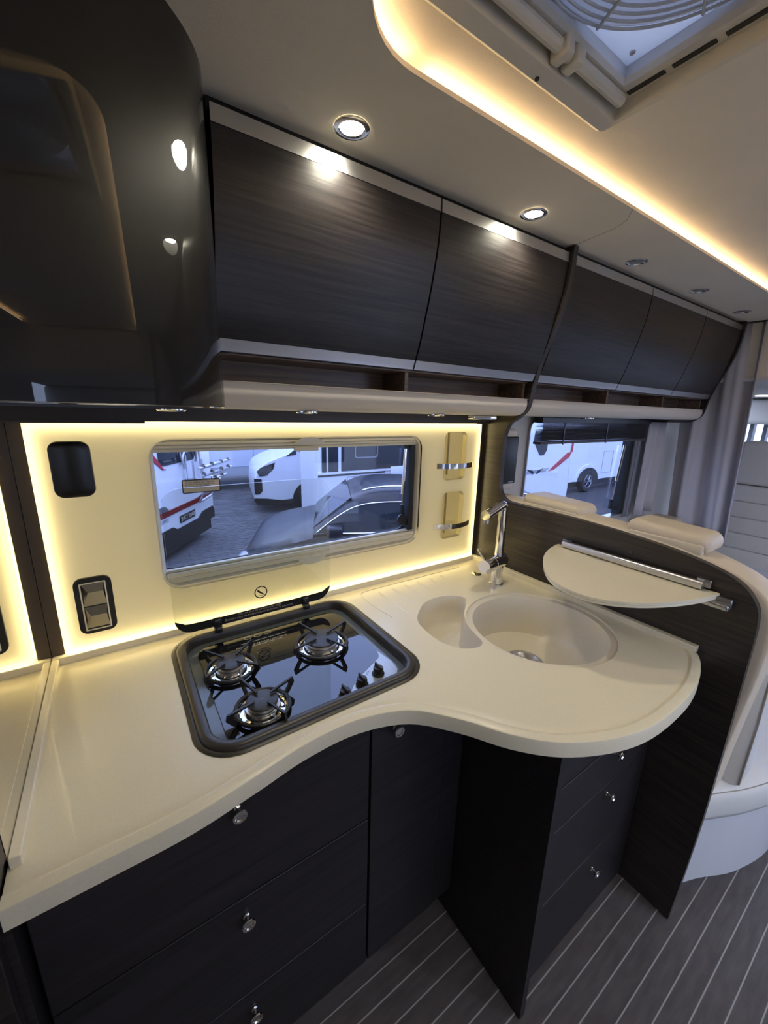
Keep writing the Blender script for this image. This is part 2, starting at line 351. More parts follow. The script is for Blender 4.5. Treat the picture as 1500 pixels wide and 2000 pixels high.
m = M(); m.lathe([(0.199,0.0)]+[(0.196-0.0025*i, -0.0035 if i%2 else 0.0) for i in range(76)], (0.64,0.30,2.1335), seg=56, cap=False); obj('fan_cover', m, LENS, rh, smooth=False)
for i in range(15): obj('fan_ring', M().torus((0.64,0.30,2.128), 0.196-i*0.0125, 0.0022, 48, 6), FROST, rh)
for i in range(8):
    a = PI/8+i*PI/4; obj('fan_spoke', M().tube([(0.64+0.02*math.cos(a),0.30+0.02*math.sin(a),2.124),(0.64+0.196*math.cos(a),0.30+0.196*math.sin(a),2.124)], 0.0025, 6), FROST, rh)
obj('hub', M().lathe([(0.035,0),(0.03,-0.008),(0,-0.008)], (0.64,0.30,2.132), seg=24), FROST, rh)
obj('rivet', M().lathe([(0.005,0),(0.004,-0.003),(0,-0.003)], (0.815,0.475,2.133), seg=12), ALU, rh)

# ------------------------------------------------------------------ window 1
wd = struct(thing('window_1', 'kitchen window', 'window', (0.5, WY, 1.245))); del wd['category']; del wd['label']
def recess_frame(par, x0, x1, z0, z1, r, y0, y1, mt_):
    o = rrect(x0, x1, z0, z1, r); m = M()
    pr = [(0.0, y0), (0.004, y0-0.001), (0.006, y0+0.004), (0.012, y0+0.012), (0.014, y1)]
    m.loft([[(p[0], y, p[1]) for p in offset(o, d)] for d, y in pr]); return obj('window_frame', m, mt_, par)
recess_frame(wd, 0.067, 0.937, 1.042, 1.448, 0.05, 1.1495, 1.19, WFRAME)
for k, (z0, z1, y0) in enumerate(((1.412, 1.421, 1.157), (1.4215, 1.430, 1.153), (1.4305, 1.440, 1.150))): obj('blind_rail', M().rbox(0.078, 0.925, y0, 1.172, z0, z1, 0.003, 2), WFRAME, wd)
for k, (z0, z1, y0) in enumerate(((1.084, 1.092, 1.157), (1.070, 1.0835, 1.150), (1.053, 1.069, 1.153))): obj('blind_rail', M().rbox(0.078, 0.925, y0, 1.172, z0, z1, 0.003, 2), WFRAME, wd)
for xx, r in ((0.495, 0.05),):
    m = M(); m.plate([(xx+r*math.cos(a), 1.425+0.022*math.sin(a)) for a in [i*PI/14 for i in range(15)]], [], 'y', 1.134, 1.1365); obj('grip_arch', m, WFRAME, wd, smooth=False)
    m = M(); m.plate([(xx+r*math.cos(a), 1.066-0.028*math.sin(a)) for a in [i*PI/14 for i in range(15)]][::-1], [], 'y', 1.134, 1.1365); obj('grip_arch', m, WFRAME, wd, smooth=False)
obj('pull_tab', M().rbox(0.448, 0.528, 1.142, 1.152, 1.405, 1.417, 0.003, 2), WFRAME, wd)
m = M(); m.box(0.07, 0.905, 1.180, 1.184, 1.06, 1.43); obj('pane', m, GLASS, wd, smooth=False)
m = M(); m.plate(rrect(0.06,0.945,1.03,1.45,0.05), [rrect(0.0695,0.898,1.088,1.43,0.03)], 'y', 1.186, 1.192); obj('rubber_gasket', m, RUBBER, wd, smooth=False)
m = M(); m.box(0.896, 0.916, 1.150, 1.186, 1.09, 1.412); obj('window_stay_rail', m, RUBBER, wd, smooth=False)
m = M(); m.tube([(0.884,1.165,1.398),(0.876,1.165,1.23)], 0.0065, 10); m.tube([(0.876,1.165,1.235),(0.875,1.165,1.17)], 0.003, 8); obj('gas_strut', m, CHROME, wd)
m = M(); m.tube([(0.875,1.165,1.19),(0.880,1.165,1.13),(0.89,1.165,1.11)], [0.006,0.010,0.012], 10); m.lathe([(0.02,0),(0.021,0.008),(0.018,0.012)], (0.868,1.158,1.135), (0,-1,0), 20); m.box(0.872,0.9,1.16,1.18,1.40,1.412); obj('locking_knob', m, BLACKP, wd)
m = M(); m.plate(rrect(0.140, 0.238, 1.297, 1.335, 0.004, 3), [], 'y', 1.1785, 1.1797); s1 = obj('warning_sticker', m, PRINTB, wd, smooth=False)
m = M(); m.plate(rrect(0.1425, 0.2355, 1.2995, 1.3325, 0.003, 3), [], 'y', 1.1780, 1.1786); obj('sticker_face', m, STICK, s1, smooth=False)
text('sticker_text', 'ACHTUNG:\nBei Benutzung des Kochers müssen\nFenster geöffnet sein. Während\nder Fahrt Fenster schließen und\nalle Verriegelungen prüfen.', 0.0058, s1, PRINTB, frame((0.148, 1.1777, 1.3262), (1,0,0), (0,0,1)), 0.0002, 'LEFT', 0.95)

# ------------------------------------------------------------------ window 2 (behind the bench), blind
w2o = struct(thing('window_2', 'lounge window', 'window', (2.1, WY, 1.2))); del w2o['category']; del w2o['label']
recess_frame(w2o, 1.575, 2.615, 0.918, 1.512, 0.05, 1.150, 1.19, WALLC)
m = M(); m.box(1.58, 2.53, 1.180, 1.184, 0.93, 1.50); obj('pane', m, GLASS, w2o, smooth=False)
m = M(); m.box(2.52, 2.565, 1.150, 1.188, 0.95, 1.50); obj('window_stay_rail', m, RUBBER, w2o, smooth=False)
m = M(); m.box(2.565, 2.60, 1.140, 1.19, 0.93, 1.50); obj('side_profile', m, ALUD, w2o, smooth=False)
m = M(); m.box(2.602, 2.625, 1.13, 1.165, 0.93, 1.50); obj('blind_guide', m, ALU, w2o, smooth=False)
m = M(); m.box(1.58, 2.60, 1.145, 1.19, 0.925, 0.95); obj('window_sill', m, ALU, w2o, smooth=False)
m = M(); m.tube([(2.50,1.165,1.37),(2.47,1.165,1.16)], 0.008, 8); m.tube([(2.47,1.165,1.16),(2.455,1.165,1.03)], 0.004, 8); obj('gas_strut', m, CHROME, w2o)
m = M(); m.tube([(2.455,1.165,1.05),(2.45,1.165,1.0),(2.50,1.165,0.99)], 0.014, 8); obj('locking_knob', m, BLACKP, w2o)
vb = thing('venetian_blind', 'dark venetian blind drawn up over the lounge window', 'blind', (2.09, 1.11, 1.46))
obj('head_rail', M().box(1.575, 2.61, 1.09, 1.135, 1.497, 1.520), BLACKP, vb, smooth=False)
for i in range(14):
    z = 1.495-0.0058*i; m = M(); m.add([(1.58,1.090,z),(2.60,1.090,z),(2.60,1.112,z+0.003),(1.58,1.112,z+0.003),(2.60,1.134,z),(1.58,1.134,z),(1.58,1.090,z-0.0016),(2.60,1.090,z-0.0016)], [(0,1,2,3),(3,2,4,5),(0,1,7,6)]); obj('slat', m, BLIND, vb, smooth=False)
obj('bottom_rail', M().box(1.58, 2.60, 1.092, 1.132, 1.402, 1.413), BLIND, vb, smooth=False)
for xx in (1.74, 2.12): obj('ladder_cord', M().box(xx, xx+0.008, 1.086, 1.089, 1.398, 1.497), BLACKP, vb, smooth=False)
# opposite window and entrance window: daylight
w3o = struct(thing('window_3', 'opposite window', 'window', (0.65, -1.13, 1.2))); del w3o['category']; del w3o['label']
m = M(); m.box(0.15, 1.15, -1.135, -1.131, 0.95, 1.50); obj('pane', m, GLASSC, w3o, smooth=False)
m = M(); m.plate(rrect(0.13, 1.17, 0.93, 1.52, 0.05), [rrect(0.16, 1.14, 0.96, 1.49, 0.04)], 'y', -1.115, -1.105); obj('window_frame', m, WFRAME, w3o, smooth=False)
d1 = struct(thing('door_1', 'door', 'door', (1.9, -1.13, 0))); del d1['category']; del d1['label']
m = M(); m.plate(rrect(1.53, 2.27, 0.004, 1.94, 0.06), [rrect(1.555, 2.245, 0.025, 1.915, 0.05)], 'y', -1.114, -1.100); obj('door_frame', m, WFRAME, d1, smooth=False)
m = M(); m.box(2.27, 2.31, -1.85, -1.16, 0.02, 1.90); obj('door_leaf', m, WHITEP, d1, bevel=0.01)

# ================================================================== KITCHEN
# ---- worktop
front = [(-0.188,0.556),(-0.081,0.556),(0.03,0.558),(0.137,0.574),(0.24,0.592),(0.352,0.592),(0.458,0.556),(0.532,0.478),(0.589,0.394),(0.658,0.327),(0.757,0.276),(0.865,0.250),(1.011,0.246),(1.120,0.258),(1.200,0.280),(1.245,0.300),(1.268,0.322)]
fs = spline(front, 5)
outl = fs + [(1.268,1.163),(-0.188,1.163)]
wt = thing('worktop', 'cream solid worktop curving out around the round sink', 'worktop', (0.5, 0.8, 0.87))
BC = (1.013, 0.635); RB = 0.195
kid = spline([(0.757,0.893),(0.808,0.926),(0.874,0.934),(0.930,0.912),(0.948,0.878),(0.915,0.842),(0.862,0.798),(0.822,0.742),(0.803,0.690),(0.790,0.655),(0.758,0.646),(0.716,0.668),(0.692,0.722),(0.694,0.790),(0.712,0.848)], 4, True)
hobc = rrect(0.085, 0.565, 0.655, 1.09, 0.06)
zi = ZT-0.0016
def front_inset(d):
    # inset only the front edge, keep the wall sides
    o = offset(outl, d); k = len(fs); r = []
    for i, p in enumerate(o):
        if i < k: r.append((min(max(p[0], -0.188), 1.268), p[1]))
        else: r.append(outl[i])
    r[0] = (-0.188, r[0][1]); r[k-1] = (1.268, max(r[k-1][1], r[k-2][1]+0.004)); return r
rings = []
for d, z in ((0.012,0.8725),(0.002,0.8725),(0.0,0.8745),(0.0,0.9055),(0.0012,0.9085),(0.0040,0.9100),(0.0200,0.9100),(0.0215,0.9085),(0.0245,0.9068),(0.028,0.9068),(0.032,0.9080),(0.046,zi)):
    rings.append(L3(front_inset(d), z))
inner = front_inset(0.046)
m = M(); m.loft(rings)
flat = [inner, circ(BC[0],BC[1],0.216,48), kid, hobc]
pts = [p for l in flat for p in l]; tr = tessellate_polygon([[Vector((p[0],p[1],0)) for p in l] for l in flat])
m.add([(p[0],p[1],zi) for p in pts], [tuple(t) for t in tr])
obj('slab', m, CREAM, wt, angle=30)
m = M(); m.plate([(-0.1855,1.134),(1.269,1.134),(1.269,1.163),(-0.1855,1.163)], [], 'z', zi-0.002, 0.926); obj('rear_upstand', m, CREAM, wt, bevel=0.003)
m = M(); m.box(1.249, 1.2695, 0.310, 1.134, zi-0.002, 0.926); obj('side_upstand', m, CREAM, wt, bevel=0.002)
m = M(); m.box(-0.1858, -0.1715, 0.612, 1.134, zi-0.002, 0.9255); obj('end_upstand', m, CREAM, wt, bevel=0.0018)
# sink bowl
def cc(r, z, t=0): return [(BC[0]+r*math.cos(2*PI*i/48)-0.0*t, BC[1]+0.03*t+r*math.sin(2*PI*i/48), z) for i in range(48)]
m = M(); m.loft([cc(0.216,zi), cc(0.2150,zi-0.005), cc(0.203,zi-0.0055), cc(0.1965,zi-0.006), cc(0.1935,zi-0.012), cc(0.186,zi-0.06,.2), cc(0.176,zi-0.11,.5), cc(0.160,zi-0.134,.8), cc(0.130,zi-0.146,1), cc(0.060,zi-0.150,1)])
obj('sink_bowl', m, SINK, wt, angle=38)
m = M(); dc = (BC[0], BC[1]+0.03, zi-0.150); m.lathe([(0.062,0.0),(0.060,0.003),(0.050,0.003),(0.044,-0.004),(0.040,-0.012),(0.036,-0.012)], dc, seg=36, cap=False); dn = obj('drain', m, ALU, wt)
m = M(); m.lathe([(0.036,-0.012),(0.034,-0.008),(0.0,-0.006)], dc, seg=36, cap=False); ds = obj('strainer', m, CHROME, dn)
for i in range(12): a = 2*PI*i/12; obj('strainer_hole', M().lathe([(0.0028,-0.0065),(0.0028,-0.0055),(0,-0.0055)], (dc[0]+0.025*math.cos(a), dc[1]+0.025*math.sin(a), dc[2]), seg=8), BLACKP, dn, smooth=False)
kc = (0.80, 0.79)
def kk(s_, z): return [(kc[0]+(p[0]-kc[0])*s_, kc[1]+(p[1]-kc[1])*s_, z) for p in kid]
m = M(); m.loft([kk(1,zi), kk(0.985,zi-0.006), kk(0.95,zi-0.05), kk(0.88,zi-0.085), kk(0.75,zi-0.10)], cap1=False)
tr = tessellate_polygon([[Vector(p) for p in kk(0.75, zi-0.10)]]); m.add(kk(0.75, zi-0.10), [tuple(t) for t in tr])
obj('side_bowl', m, SINK, wt, angle=60)
# drainer grooves
for i in range(6):
    x = 0.715+i*0.058; y0 = 0.885+0.012*i+0.10*(i > 0)*(i/5)**0.5; y1 = 1.072
    m = M(); m.loft([[(x-0.004,y0,zi),(x,y0,zi+0.0002),(x+0.004,y0,zi)],[(x-0.005,(y0+y1)/2,zi),(x,(y0+y1)/2,zi+0.0038),(x+0.005,(y0+y1)/2,zi)],[(x-0.005,y1-0.01,zi),(x,y1-0.01,zi+0.0038),(x+0.005,y1-0.01,zi)],[(x-0.003,y1,zi),(x,y1,zi+0.0002),(x+0.003,y1,zi)]], close=False)
    obj('drainer_rib', m, CREAM, wt)
m = M(); m.tube([(p[0],p[1],zi+0.0002) for p in spline([(0.655,0.90),(0.645,1.0),(0.65,1.075),(0.675,1.10),(0.80,1.10),(1.05,1.098),(1.13,1.095)], 5)], 0.0018, 6); obj('drainer_border', m, CREAM, wt)

# ---- hob
hb = thing('gas_hob', 'three burner gas hob with black glass top in a dark frame', 'hob', (0.325, 0.875, ZT))
ho = rrect(0.058, 0.592, 0.632, 1.112, 0.085, 8)
m = M(); R_ = []
for d, z in ((0.0005,0.9086),(0.0,0.9095),(0.004,0.9115),(0.0075,0.9118),(0.0078,0.9105),(0.0105,0.9105),(0.012,0.9155),(0.016,0.9185),(0.030,0.9185),(0.033,0.9165),(0.035,0.905),(0.037,0.893)): R_.append(L3(offset(ho, d), z))
m.loft(R_); obj('bezel', m, BRONZE, hb, angle=50)
gi = offset(ho, 0.0375)
m = M(); m.plate(offset(ho,0.0365), [], 'z', 0.886, 0.8935); obj('tray', m, GREYG, hb, bevel=0.002)
gx = spline([(0.385,0.672),(0.392,0.690),(0.42,0.715),(0.47,0.742),(0.515,0.765),(0.527,0.795)], 5)
gp = [(0.118,0.685+0.0)] ; base = rrect(0.118, 0.530, 0.672, 1.052, 0.04, 6)
gpoly = [p for p in base if not (p[0] > 0.38 and p[1] < 0.80)]
k0 = max(i for i, p in enumerate(gpoly) if p[0] < 0.2 and p[1] < 0.8)
gpoly = gpoly[:k0+1] + gx + gpoly[k0+1:]
m = M(); m.plate(gpoly, [], 'z', 0.8936, 0.8975); obj('glass_plate', m, HGLASS, hb, smooth=False)
sp_ = gx[:] + [(0.535,0.735),(0.530,0.70),(0.515,0.682),(0.49,0.673)]
m = M(); m.plate(sp_, [], 'z', 0.8936, 0.8968); obj('control_panel', m, SILV, hb, smooth=False)
# print on hob glass
m = M(); m.box(0.225,0.355,1.010,1.0115,0.8975,0.8978); obj('printed_line', m, PRINTW, hb, smooth=False)
for i in range(3): obj('printed_symbol', M().torus((0.250+0.028*i,1.035,0.8976), 0.010, 0.0006, 24, 4, sx=1.0, sy=0.7), PRINTW, hb)
text('hob_text', 'Never operate the hob as a room heater\nKeep glass lid open while in use', 0.0085, hb, PRINTW, frame((0.28,0.993,0.8977), (1,0,0), (0,1,0)), 0.0001)
for (kx, ky) in ((0.475,0.700),(0.420,0.686),(0.367,0.672)):
    kx += 0.002; ky += 0.008
    m = M(); m.lathe([(0.015,0),(0.0155,0.003),(0.0125,0.006),(0.0125,0.016),(0.0115,0.019),(0,0.019)], (kx,ky,0.8968), seg=24); kn = obj('control_knob', m, BLACKP, hb)
    m = M(); m.rbox(kx-0.003, kx+0.003, ky-0.0145, ky+0.0145, 0.906, 0.9225, 0.002, 2); obj('knob_grip', m, BLACKP, kn)
    for dx, dy, r in ((-0.020,0.018,0.0028),(-0.014,0.021,0.0016),(-0.025,0.013,0.0016)): obj('printed_symbol', M().torus((kx+dx,ky+dy,0.8969), r, 0.0003, 16, 4), PRINTB, hb)
def burner(cx, cy, rc, rr, rot):
    z0 = 0.8976
    m = M(); m.lathe([(rr-0.006,0.0),(rr-0.004,0.002),(rr-0.006,0.003),(rc+0.014,0.0005),(rc+0.006,0.002),(rc+0.003,0.008),(rc+0.001,0.011),(0,0.011)], (cx,cy,z0), seg=40); b = obj('burner', m, CHROME, hb)
    m = M(); m.lathe([(rc+0.002,0.009),(rc+0.003,0.013),(rc,0.0135),(rc-0.004,0.014),(rc-0.004,0.017),(rc-0.001,0.0175),(rc,0.023),(0,0.023)], (cx,cy,z0), seg=40); obj('flame_ring', m, ALU, b)
    m = M(); m.lathe([(rc-0.001,0.0235),(rc+0.0005,0.0245),(rc-0.001,0.0265),(rc-0.005,0.0275),(0,0.0278)], (cx,cy,z0), seg=40); obj('burner_cap', m, CAPM, b)
    obj('cap_mark', M().torus((cx,cy,z0+0.0278), 0.0017, 0.0004, 12, 4), PRINTW, b)
    obj('spark_pin', M().tube([(cx+rc*0.4,cy-rc-0.004,z0),(cx+rc*0.4,cy-rc-0.004,z0+0.020)], 0.0016, 8), WHITEP, b)
    m = M(); m.torus((cx,cy,z0+0.008), rr, 0.0045, 48, 8)
    for k in range(4):
        a = rot+k*PI/2; u = Vector((math.cos(a), math.sin(a), 0)); n = Vector((-u.y, u.x, 0))*0.0024
        P0 = Vector((cx,cy,z0))
        prof = [(rr-0.002,0.004),(rr+0.012,0.004),(rr+0.027,0.024),(rr+0.024,0.038),(0.020,0.0335),(0.021,0.0295),(rr+0.012,0.0325),(rr+0.013,0.024),(rr+0.003,0.011),(rr-0.006,0.011)]
        lo = [P0+u*r_+Vector((0,0,h))-n for r_, h in prof]; hi = [P0+u*r_+Vector((0,0,h))+n for r_, h in prof]
        N = len(prof); tr = tessellate_polygon([[Vector((r_,h,0)) for r_, h in prof]])
        m.add([tuple(v) for v in lo+hi], [tuple(t) for t in tr]+[tuple(i+N for i in t[::-1]) for t in tr]+[(i,(i+1)%N,(i+1)%N+N,i+N) for i in range(N)])
    obj('pan_support', m, BLACKE, b)
burner(0.176, 0.912, 0.0335, 0.058, math.radians(37))
burner(0.410, 0.890, 0.0455, 0.069, math.radians(18))
burner(0.200, 0.738, 0.0330, 0.056, math.radians(17))
# lid
ld = rrect(0.078, 0.534, 0.931, 1.329, 0.045, 8)
m = M(); m.plate(ld, [], 'y', 1.088, 1.093); lid = obj('glass_lid', m, LID, hb, smooth=False)
band = [p for p in rrect(0.078, 0.534, 0.931, 1.329, 0.045, 12) if p[1] < 0.970]
xs = sorted(band, key=lambda p: p[0]); 
tp = spline([(0.079,0.972),(0.098,0.962),(0.125,0.956),(0.30,0.955),(0.487,0.956),(0.514,0.962),(0.533,0.972)], 4)
m = M(); m.plate(xs + tp[::-1], [], 'y', 1.0868, 1.0879); obj('printed_band', m, BLACKP, lid, smooth=False)
text('lid_text', 'Do not shut lid when burner alight\nÉteindre tous les brûleurs avant de fermer le couvercle', 0.0090, lid, PRINTW, frame((0.305,1.0866,0.9455), (1,0,0), (0,0,1)), 0.0001)
# prohibition sign
sg = M(); sg.torus((0.309,1.0868,1.003), 0.0175, 0.0016, 40, 6, ax='y'); obj('no_touch_sign', sg, PRINTB, lid)
m = M(); m.box(0.2965,0.3215,1.0862,1.0868,1.0022,1.0038); 
c_, s_ = math.cos(-PI/4), math.sin(-PI/4); m.v = [(0.309+(x-0.309)*c_-(z-1.003)*s_, y, 1.003+(x-0.309)*s_+(z-1.003)*c_) for x,y,z in m.v]
m.plate([(0.297,1.012),(0.304,1.008),(0.312,1.001),(0.317,0.997),(0.314,0.996),(0.306,1.000),(0.299,1.006)], [], 'y', 1.0862, 1.0867)
m.box(0.301,0.3225,1.0862,1.0868,0.9925,0.9936); obj('sign_symbol', m, PRINTB, lid, smooth=False)
# same sign on the hob glass
m = M(); m.torus((0.270,0.945,0.8978), 0.0185, 0.0012, 40, 6); obj('no_touch_sign', m, PRINTB, hb)
for hx in (0.184, 0.446):
    m = M(); m.rbox(hx-0.011, hx+0.011, 1.080, 1.0998, 0.926, 0.952, 0.004, 3); m.rbox(hx-0.009, hx+0.009, 1.068, 1.088, 0.916, 0.932, 0.004, 3); m.tube([(hx-0.010,1.082,0.927),(hx+0.010,1.082,0.927)], 0.005, 10); h_ = obj('hinge', m, BLACKP, hb)
    obj('hinge_screw', M().lathe([(0.003,0),(0.0025,0.0015),(0,0.0015)], (hx,1.080,0.942), (0,-1,0), 12), CHROME, h_)

# ---- tap
fc = thing('tap', 'chrome swivel tap with a side lever behind the round sink', 'tap', (1.135, 0.902, zi))
bx, by = 1.135, 0.904
m = M(); m.lathe([(0.026,0.0),(0.026,0.003),(0.022,0.006),(0.0200,0.0065),(0.0200,0.080)], (bx,by,zi), seg=32); obj('base', m, CHROME, fc)
bd = Vector((-0.98,-0.17,0.0)).normalized(); bc = Vector((bx,by,zi+0.092))
m = M(); m.lathe([(0,-0.034),(0.023,-0.034),(0.0255,-0.030),(0.0255,0.042),(0.0245,0.043)], bc, bd, 32); obj('mixer_body', m, CHROME, fc)
m = M(); m.lathe([(0.0235,0.0445),(0.0268,0.046),(0.0268,0.088),(0.0245,0.095),(0,0.096)], bc, bd, 32); hd_ = obj('lever_cartridge', m, CHROME, fc)
pj = bc+bd*0.086
m = M(); m.tube([tuple(pj+Vector((0,0,0.018))), tuple(pj+Vector((-0.040,0.006,0.070)))], 0.0042, 12); obj('lever', m, CHROME, hd_)
m = M(); m.tube([(bx,by,zi+0.10),(bx,by,1.205)], 0.0155, 24); obj('riser', m, CHROME, fc)
sd = Vector((-0.97,-0.22,0.0)).normalized()
pth = [Vector((bx,by,1.195)), Vector((bx,by,1.208)), Vector((bx,by,1.214))+sd*0.006, Vector((bx,by,1.216))+sd*0.018]+[Vector((bx,by,1.216-0.02*t))+sd*(0.018+0.095*t) for t in (0.5,1)]
m = M(); m.tube(pth, 0.0158, 24); obj('spout', m, CHROME, fc)
e = pth[-1]; m = M(); m.lathe([(0.0158,-0.002),(0.0175,0.0),(0.0175,0.014),(0.0165,0.016),(0,0.016)], e, sd, 24); obj('spout_end', m, CHROME, fc)
m = M(); m.lathe([(0.010,0),(0.010,0.018),(0.0085,0.018),(0,0.016)], e-Vector((0,0,0.010))+sd*0.004, (0,0,-1), 20); obj('aerator', m, ALU, fc)
tag(obj('tap_hole_cover', M().lathe([(0.021,0),(0.021,0.003),(0.017,0.005),(0,0.0055)], (1.135,1.005,zi), seg=28), CHROME), 'small round chrome plug disc on the worktop behind the tap', 'plug')

# ---- backlit wall panel
bp = thing('backlit_panel', 'cream backlit acrylic splashback with glowing edges around the window', 'wall panel', (0.54, 1.16, 0.926))
pl = [(-0.158,0.928),(1.243,0.928),(1.243,1.488),(-0.158,1.488)]
niA = rrect(1.050, 1.163, 1.272, 1.459, 0.020); niB = rrect(1.054, 1.167, 1.030, 1.222, 0.020); ww = rrect(0.067, 0.937, 1.042, 1.448, 0.05)
m = M()
hs = [ww, niA, niB]; flat = [pl]+hs; pts = [p for l in flat for p in l]; tr = tessellate_polygon([[Vector((p[0],p[1],0)) for p in l] for l in flat])
m.add([(p[0],1.137,p[1]) for p in pts], [tuple(t) for t in tr])
obj('acrylic_sheet', m, PANEL, bp, smooth=False)
m = M()
for (a, b, c_, d_) in ((-0.150,1.235,1.4835,1.4875),(-0.150,1.235,0.9285,0.9325)): m.box(a, b, 1.150, 1.152, c_, d_)
m.box(-0.1575,-0.1535,1.150,1.152,0.934,1.482); m.box(1.2385,1.2425,1.150,1.152,0.934,1.482)
obj('led_strip', m, LEDY, bp, smooth=False)
m = M(); m.plate([(-0.152,0.934),(1.237,0.934),(1.237,1.482),(-0.152,1.482)], [offset(ww,-0.004)], 'y', 1.160, 1.163); obj('light_guide', m, GUIDE, bp, smooth=False)
m = M()
m.loft([[(p[0],y,p[1]) for p in ww] for y in (1.137,1.149)])
obj('window_reveal', m, PANEL, bp)
NI = translucent('niche_acrylic', (0.78, 0.68, 0.38), 0.5)
for nz, lp in ((0, niA), (1, niB)):
    x0, x1 = min(p[0] for p in lp), max(p[0] for p in lp); z0, z1 = min(p[1] for p in lp), max(p[1] for p in lp)
    m = M(); m.loft([[(p[0],y,p[1]) for p in lp] for y in (1.136,1.148,1.158)]); trn = tessellate_polygon([[Vector((p[0],p[1],0)) for p in lp]]); m.add([(p[0],1.158,p[1]) for p in lp], [tuple(t) for t in trn])
    n_ = obj('spice_niche', m, NI, bp)
    obj('niche_rib', M().box(x0+0.030, x0+0.034, 1.150, 1.1575, z0+0.02, z1-0.004), NI, n_, smooth=False)
# niche straps: curved chrome bands
for i, (xa, xb, zc, lb) in enumerate(((1.011,1.205,1.331,'chrome strap bowed across the upper spice niche'), (1.010,1.212,1.090,'chrome strap bowed across the lower spice niche'))):
    m = M(); rg = []
    for k in range(17):
        t = k/16; x = xa+(xb-xa)*t; y = 1.134-0.036*math.sin(PI*t)**0.8; rg.append([(x,y-0.001,zc-0.010),(x,y-0.001,zc+0.010),(x,y+0.001,zc+0.010),(x,y+0.001,zc-0.010)])
    m.loft(rg, True, True, True); tag(obj('niche_strap', m, CHROME), lb, 'strap')
# smoked cover upper left
o_ = rrect(-0.123, -0.046, 1.318, 1.446, 0.020); m = M()
o_ = [(x, z-(x+0.085)*0.0) for x, z in o_]
m.loft([[(p[0],1.1365,p[1]) for p in o_], [(p[0],1.131,p[1]) for p in offset(o_,0.001)], [(p[0],1.130,p[1]) for p in offset(o_,0.003)]], True, True, False)
trn = tessellate_polygon([[Vector((p[0],p[1],0)) for p in offset(o_,0.003)]]); m.add([(p[0],1.130,p[1]) for p in offset(o_,0.003)], [tuple(t) for t in trn])
tag(obj('switch_cover', m, mat('smoked_black', (0.012,0.010,0.009), 0.25)), 'blank black rounded cover plate above the double socket', 'cover plate')
# double socket
so = thing('double_socket', 'double wall socket with two chrome flaps in a black surround', 'socket', (-0.083, 1.137, 0.975))
m = M(); o_ = rrect(-0.121, -0.045, 0.975, 1.121, 0.018); m.plate(o_, [], 'y', 1.129, 1.1365); obj('surround', m, BLACKP, so, bevel=0.001)
m = M(); m.plate(rrect(-0.1095,-0.0565,0.985,1.110,0.002,2), [rrect(-0.1065,-0.0595,0.988,1.107,0.001,2)], 'y', 1.1255, 1.129); obj('chrome_frame', m, CHROME, so, smooth=False)
for z0, z1 in ((0.988,1.046),(1.049,1.107)):
    xa, xb = -0.1065, -0.0595; zm = z0+0.62*(z1-z0)
    m = M(); m.add([(xa,1.1288,z0),(xb,1.1288,z0),(xb,1.1288,z1),(xa,1.1288,z1),(xa+0.012,1.1235,zm),(xb-0.004,1.1235,zm)], [(0,1,5,4),(1,2,5),(2,3,4,5),(3,0,4)])
    obj('socket_flap', m, mat('dark_chrome', (0.45,0.43,0.38), 0.08, 1.0), so, smooth=False)

# dark corner posts and top band around the panel
m = M(); m.box(-0.1855, -0.160, 1.150, 1.1645, 0.927, 1.522); struct(obj('trim_1', m, DARKTRIM, smooth=False))
m = M(); m.box(1.245, 1.2695, 1.146, 1.1645, 0.927, 1.522); struct(obj('trim_2', m, DARKTRIM, smooth=False))
m = M(); m.box(-0.1855, 1.2695, 1.120, 1.1645, 1.4905, 1.523); m.box(-0.1855, 0.068, 1.118, 1.134, 1.486, 1.492); struct(obj('trim_3', m, DARKTRIM, smooth=False))

# ---- mirror at the left end, tall cabinet
m = M(); m.box(-0.1895, -0.186, 0.615, 1.1645, 0.9235, 1.522); tag(obj('end_mirror', m, MIRROR, smooth=False), 'mirror wall at the left end of the worktop reflecting the panel', 'mirror')
tcab = thing('tall_cabinet', 'tall dark wood cabinet left of the worktop', 'cabinet', (-0.5, 0.9, 0))
m = M(); m.box(-0.9, -0.190, 0.585, 1.1645, 0.0, 1.52); obj('body', m, WOOD, tcab, smooth=False)
m = M(); m.box(-0.885, -0.200, 0.565, 0.584, 0.05, 1.50); obj('door', m, WOOD, tcab, bevel=0.002)
m = M(); m.box(-0.1995, -0.1865, 0.572, 0.613, 0.93, 1.52); obj('mirror_edge_trim', m, DARKTRIM, tcab, smooth=False)

# ---- glossy hanging cabinet
gc = thing('glossy_cabinet', 'tall glossy black lacquered cabinet hanging over the left worktop', 'cabinet', (-0.05, 0.8, 1.525))
gpts = spline([(-0.62,0.30),(-0.42,0.372),(-0.24,0.455),(-0.112,0.528),(0.0,0.613),(0.085,0.691),(0.139,0.744),(0.164,0.776),(0.182,0.812),(0.193,0.855),(0.1985,0.905),(0.1995,0.960)], 5)
poly = gpts + [(0.1995,1.160),(-0.62,1.160)]
m = M(); m.loft([L3(gpts, 1.5262), L3(gpts, 1.75), L3(gpts, 2.049)], close=False); obj('curved_door', m, GLOSSB, gc, angle=60)
m = M(); m.plate(poly, [], 'z', 1.5225, 1.526); obj('bottom_plate', m, BLACKP, gc, smooth=False)
m = M(); m.tube([(p[0],p[1]-0.001,1.5265) for p in gpts], 0.0012, 6); obj('bottom_edge', m, CHROME, gc)

